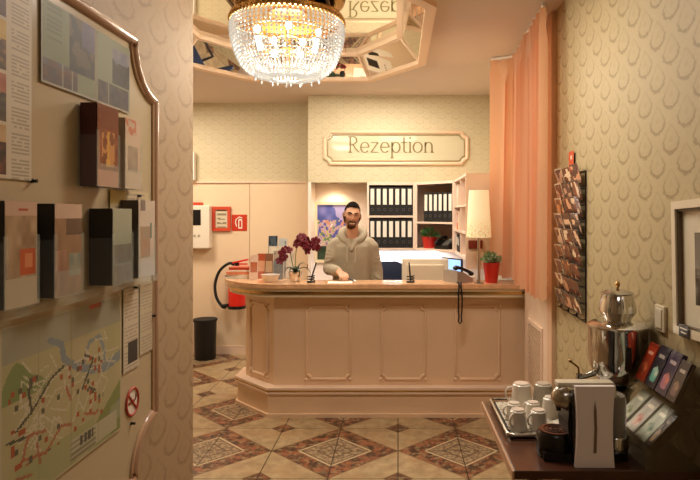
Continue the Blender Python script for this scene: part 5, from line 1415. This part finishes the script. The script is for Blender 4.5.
# radiator grille in the window niche
rg = thing('radiator_cover', 'peach radiator cover with a scalloped lattice grille under the curtain', 'radiator cover', (0, 0, 0))
MB().box(XN - .05, XN - .001, 4.0, 4.78, 0, 1.08).build('board', M['peach_light'], rg, smooth=False)
b = MB()
for k in range(14):
    for s_ in (-1, 1):
        y0 = 4.18 + k * .035
        b.tube([(XN - .052, y0 if s_ > 0 else y0, .42), (XN - .052, y0, .42 + .0001)], .001, 4) if False else None
for k in range(-12, 16):
    ya = 4.20 + k * .04
    for s_ in (-1, 1):
        p0, p1 = Vector((XN - .053, ya if s_ > 0 else ya + .46, .36)), Vector((XN - .053, ya + .46 if s_ > 0 else ya, .82))
        d_ = p1 - p0; t0, t1 = 0, 1
        lo, hi = 4.2, 4.60
        if abs(d_.y) > 1e-6:
            ta, tb_ = (lo - p0.y) / d_.y, (hi - p0.y) / d_.y; t0, t1 = max(t0, min(ta, tb_)), min(t1, max(ta, tb_))
        if t1 - t0 > .03: b.tube([p0 + d_ * t0, p0 + d_ * t1], .0045, 4)
b.build('lattice', mat('lattice paint', '#c0a080', .5), rg, smooth=False)
MB().box(XN - .0515, XN - .0505, 4.2, 4.60, .36, .82).build('shade_backing', mat('grille shadow', '#7a5c44', .8), rg, smooth=False)  # dark sheet painted in for the shade behind the lattice
b = MB()
for (y0, y1, z0, z1) in ((4.18, 4.62, .82, .85), (4.18, 4.62, .33, .36), (4.18, 4.2, .36, .82), (4.60, 4.62, .36, .82)): b.box(XN - .062, XN - .05, y0, y1, z0, z1)
b.build('grille_frame', M['peach_light'], rg, smooth=False)
sw = MB().box(XN - .08, XN, 3.99, 4.79, 1.08, 1.105); o = sw.build('window_sill', M['peach_light'], smooth=False); struct(o); o.name = 'trim_5'
# window behind the curtain
w1 = MB(); 
for (y0, y1, z0, z1) in ((4.05, 5.03, 2.62, 2.68), (4.05, 5.03, 1.15, 1.21), (4.05, 4.11, 1.21, 2.62), (4.97, 5.03, 1.21, 2.62), (4.51, 4.57, 1.21, 2.62)): w1.box(XN - .03, XN - .001, y0, y1, z0, z1)
w1 = w1.build('window_1', M['white'], smooth=False); struct(w1)
MB().box(XN - .012, XN - .008, 4.11, 4.97, 1.21, 2.62).build('pane', mat('evening window glass', '#c9b79a', .1), w1, smooth=False)

# curtain
cu = thing('curtain', 'long gathered peach-orange curtain hanging from the ceiling track by the window', 'curtain', (0, 0, 0))
def curtain():
    b = MB(); nu, nv = 300, 48; rows = []
    ztop, zbot = 2.935, 1.128
    for j in range(nv + 1):
        v = j / nv; row = []
        for i in range(nu + 1):
            u = i / nu
            d = 5.04 - u * 1.33
            x = .775 + .115 * u + .175 * min(1, u / .085) ** .7 * (1 - .95 * u) - .012 * v
            soft = min(1, v / .12)
            ph = u * 2 * PI * 8.5 + 1.3 * math.sin(u * 7) + .5 * v * math.sin(u * 17)
            x += (.014 + .032 * soft) * math.sin(ph) * (.75 + .35 * math.sin(u * 11 + 2)) + .006 * math.sin(ph * 2.3 + v * 2)
            d += .028 * math.cos(ph) * soft
            if v < .10:                       # gathered heading
                x += .014 * math.sin(u * 2 * PI * 34 + .8 * math.sin(v * 70)) * (1 - v / .10)
            z = ztop + (zbot - ztop) * v
            if v < .04: z += .010 * math.sin(u * 2 * PI * 34) * (1 - v / .04)
            if v > .97: z += .006 * math.sin(ph) - .016 * u
            row.append(b.bm.verts.new((x, d, z)))
        rows.append(row)
    for A, B in zip(rows, rows[1:]):
        for i in range(nu): b.bm.faces.new((A[i], A[i + 1], B[i + 1], B[i]))
    return b
def curtain_mat():
    m = bpy.data.materials.new('peach curtain cloth'); m.use_nodes = True; nt = m.node_tree; b = nt.nodes['Principled BSDF']
    b.inputs['Base Color'].default_value = rgba('#efc09a'); b.inputs['Roughness'].default_value = .75; b.inputs['Sheen Weight'].default_value = .3
    tr_ = nt.nodes.new('ShaderNodeBsdfTranslucent'); tr_.inputs['Color'].default_value = rgba('#f4c49c'); mx = nt.nodes.new('ShaderNodeMixShader'); mx.inputs[0].default_value = .45
    out = nt.nodes['Material Output']; nt.links.new(b.outputs[0], mx.inputs[1]); nt.links.new(tr_.outputs[0], mx.inputs[2]); nt.links.new(mx.outputs[0], out.inputs['Surface'])
    return m
curtain().build('curtain_cloth', curtain_mat(), cu, ang=180)
MB().tube([(.78 + .115 * u + .175 * min(1, u / .085) ** .7 * (1 - .95 * u), 5.02 - u * 1.31, 2.945) for u in [i / 24 for i in range(25)]], .012, 8).build('track', M['white'], cu)

# ================================================================== LAMPS IN THE ROOM AND ADDED FILL LIGHTS
def area(name, loc, size, power, col, rot=(0, 0, 0), sy=None, spread=None):
    l = bpy.data.lights.new(name, 'AREA'); l.energy = power; l.color = rgb(col); l.size = size
    if sy: l.shape = 'RECTANGLE'; l.size_y = sy
    if spread: l.spread = spread
    o = bpy.data.objects.new(name, l); COL.objects.link(o); o.location = loc; o.rotation_euler = rot; return o
def point(name, loc, power, col, r=.05):
    l = bpy.data.lights.new(name, 'POINT'); l.energy = power; l.color = rgb(col); l.shadow_soft_size = r
    o = bpy.data.objects.new(name, l); COL.objects.link(o); o.location = loc; return o
def spot(name, loc, target, power, col, ang=70, blend=.6, r=.04):
    l = bpy.data.lights.new(name, 'SPOT'); l.energy = power; l.color = rgb(col); l.spot_size = math.radians(ang); l.spot_blend = blend; l.shadow_soft_size = r
    o = bpy.data.objects.new(name, l); COL.objects.link(o); o.location = loc; o.rotation_euler = (Vector(target) - Vector(loc)).to_track_quat('-Z', 'Y').to_euler(); return o
# recessed downlights
def downlight(label, x, y, z):
    t = thing('downlight', label, 'downlight', (x, y, z), 0, 'recessed downlights')
    MB().lathe([(.045, 0), (.05, -.004), (.035, -.006), (.034, 0)], 24).build('rim', M['brass'], t)
    MB().lathe([(.0001, -.002), (.033, -.002)], 20).build('lens', mat('downlight lens', '#fff4dc', .3, emit='#ffeccb', es=12), t)
downlight('small recessed downlight in the alcove soffit above the painting', -.72, 6.78, 2.0)
spot('alcove spot', (-.72, 6.78, 1.985), (-.74, 6.93, 1.0), 7, '#ffecd4', 120)
ub = thing('light_strip', 'slim white strip lamp under the wall shelves', 'lamp', (.1, 6.8, 1.253))
MB().box(-.42, .4, -.03, .03, -.022, 0).build('housing', M['white'], ub, smooth=False)
MB().box(-.40, .38, -.022, .022, -.026, -.0221).build('diffuser', mat('cool diffuser', '#f4f8ff', .4, emit='#eaf2ff', es=7), ub, smooth=False)
area('under shelf light', (.09, 6.8, 1.22), .78, 15, '#f2f4ff', (0, 0, 0), .06)
point('chandelier light', (-.816, 4.44, 2.80), LCH, '#fff0d8', .22)
point('lamp light', (.667, 4.88, TZ + .52), 9, '#ffdca0', .03)
area('counter ceiling light', (-.2, 5.6, 2.93), .9, LCT, '#fff2e0', (0, 0, 0))
area('lobby ceiling light', (-2.6, 5.9, 2.93), .6, LLB, '#ffeed8', (0, 0, 0))
area('entry fill light', (.2, -.6, 2.93), .7, LEN, '#fff0e4', (0, 0, 0))  # unseen fill added behind the camera to lift surfaces facing it
area('front fill light', (.0, 3.0, 2.93), .6, 30, '#fff2e2', (0, 0, 0))  # added fill without a fixture, brightens the counter front
w = bpy.data.worlds.new('room ambient'); SC.world = w; w.use_nodes = True
w.node_tree.nodes['Background'].inputs['Color'].default_value = (*rgb('#ffdcb0'), 1); w.node_tree.nodes['Background'].inputs['Strength'].default_value = .1
SC.view_settings.view_transform = VT; SC.view_settings.look = 'None'; SC.view_settings.exposure = EXPO; SC.view_settings.gamma = 1.0
try: SC.view_settings.look = LOOK
except Exception: pass
SC.cycles.use_denoising = True
SC.cycles.max_bounces = 10; SC.cycles.transparent_max_bounces = 16; SC.cycles.caustics_reflective = False; SC.cycles.caustics_refractive = False
SC.cycles.sample_clamp_indirect = 6.0
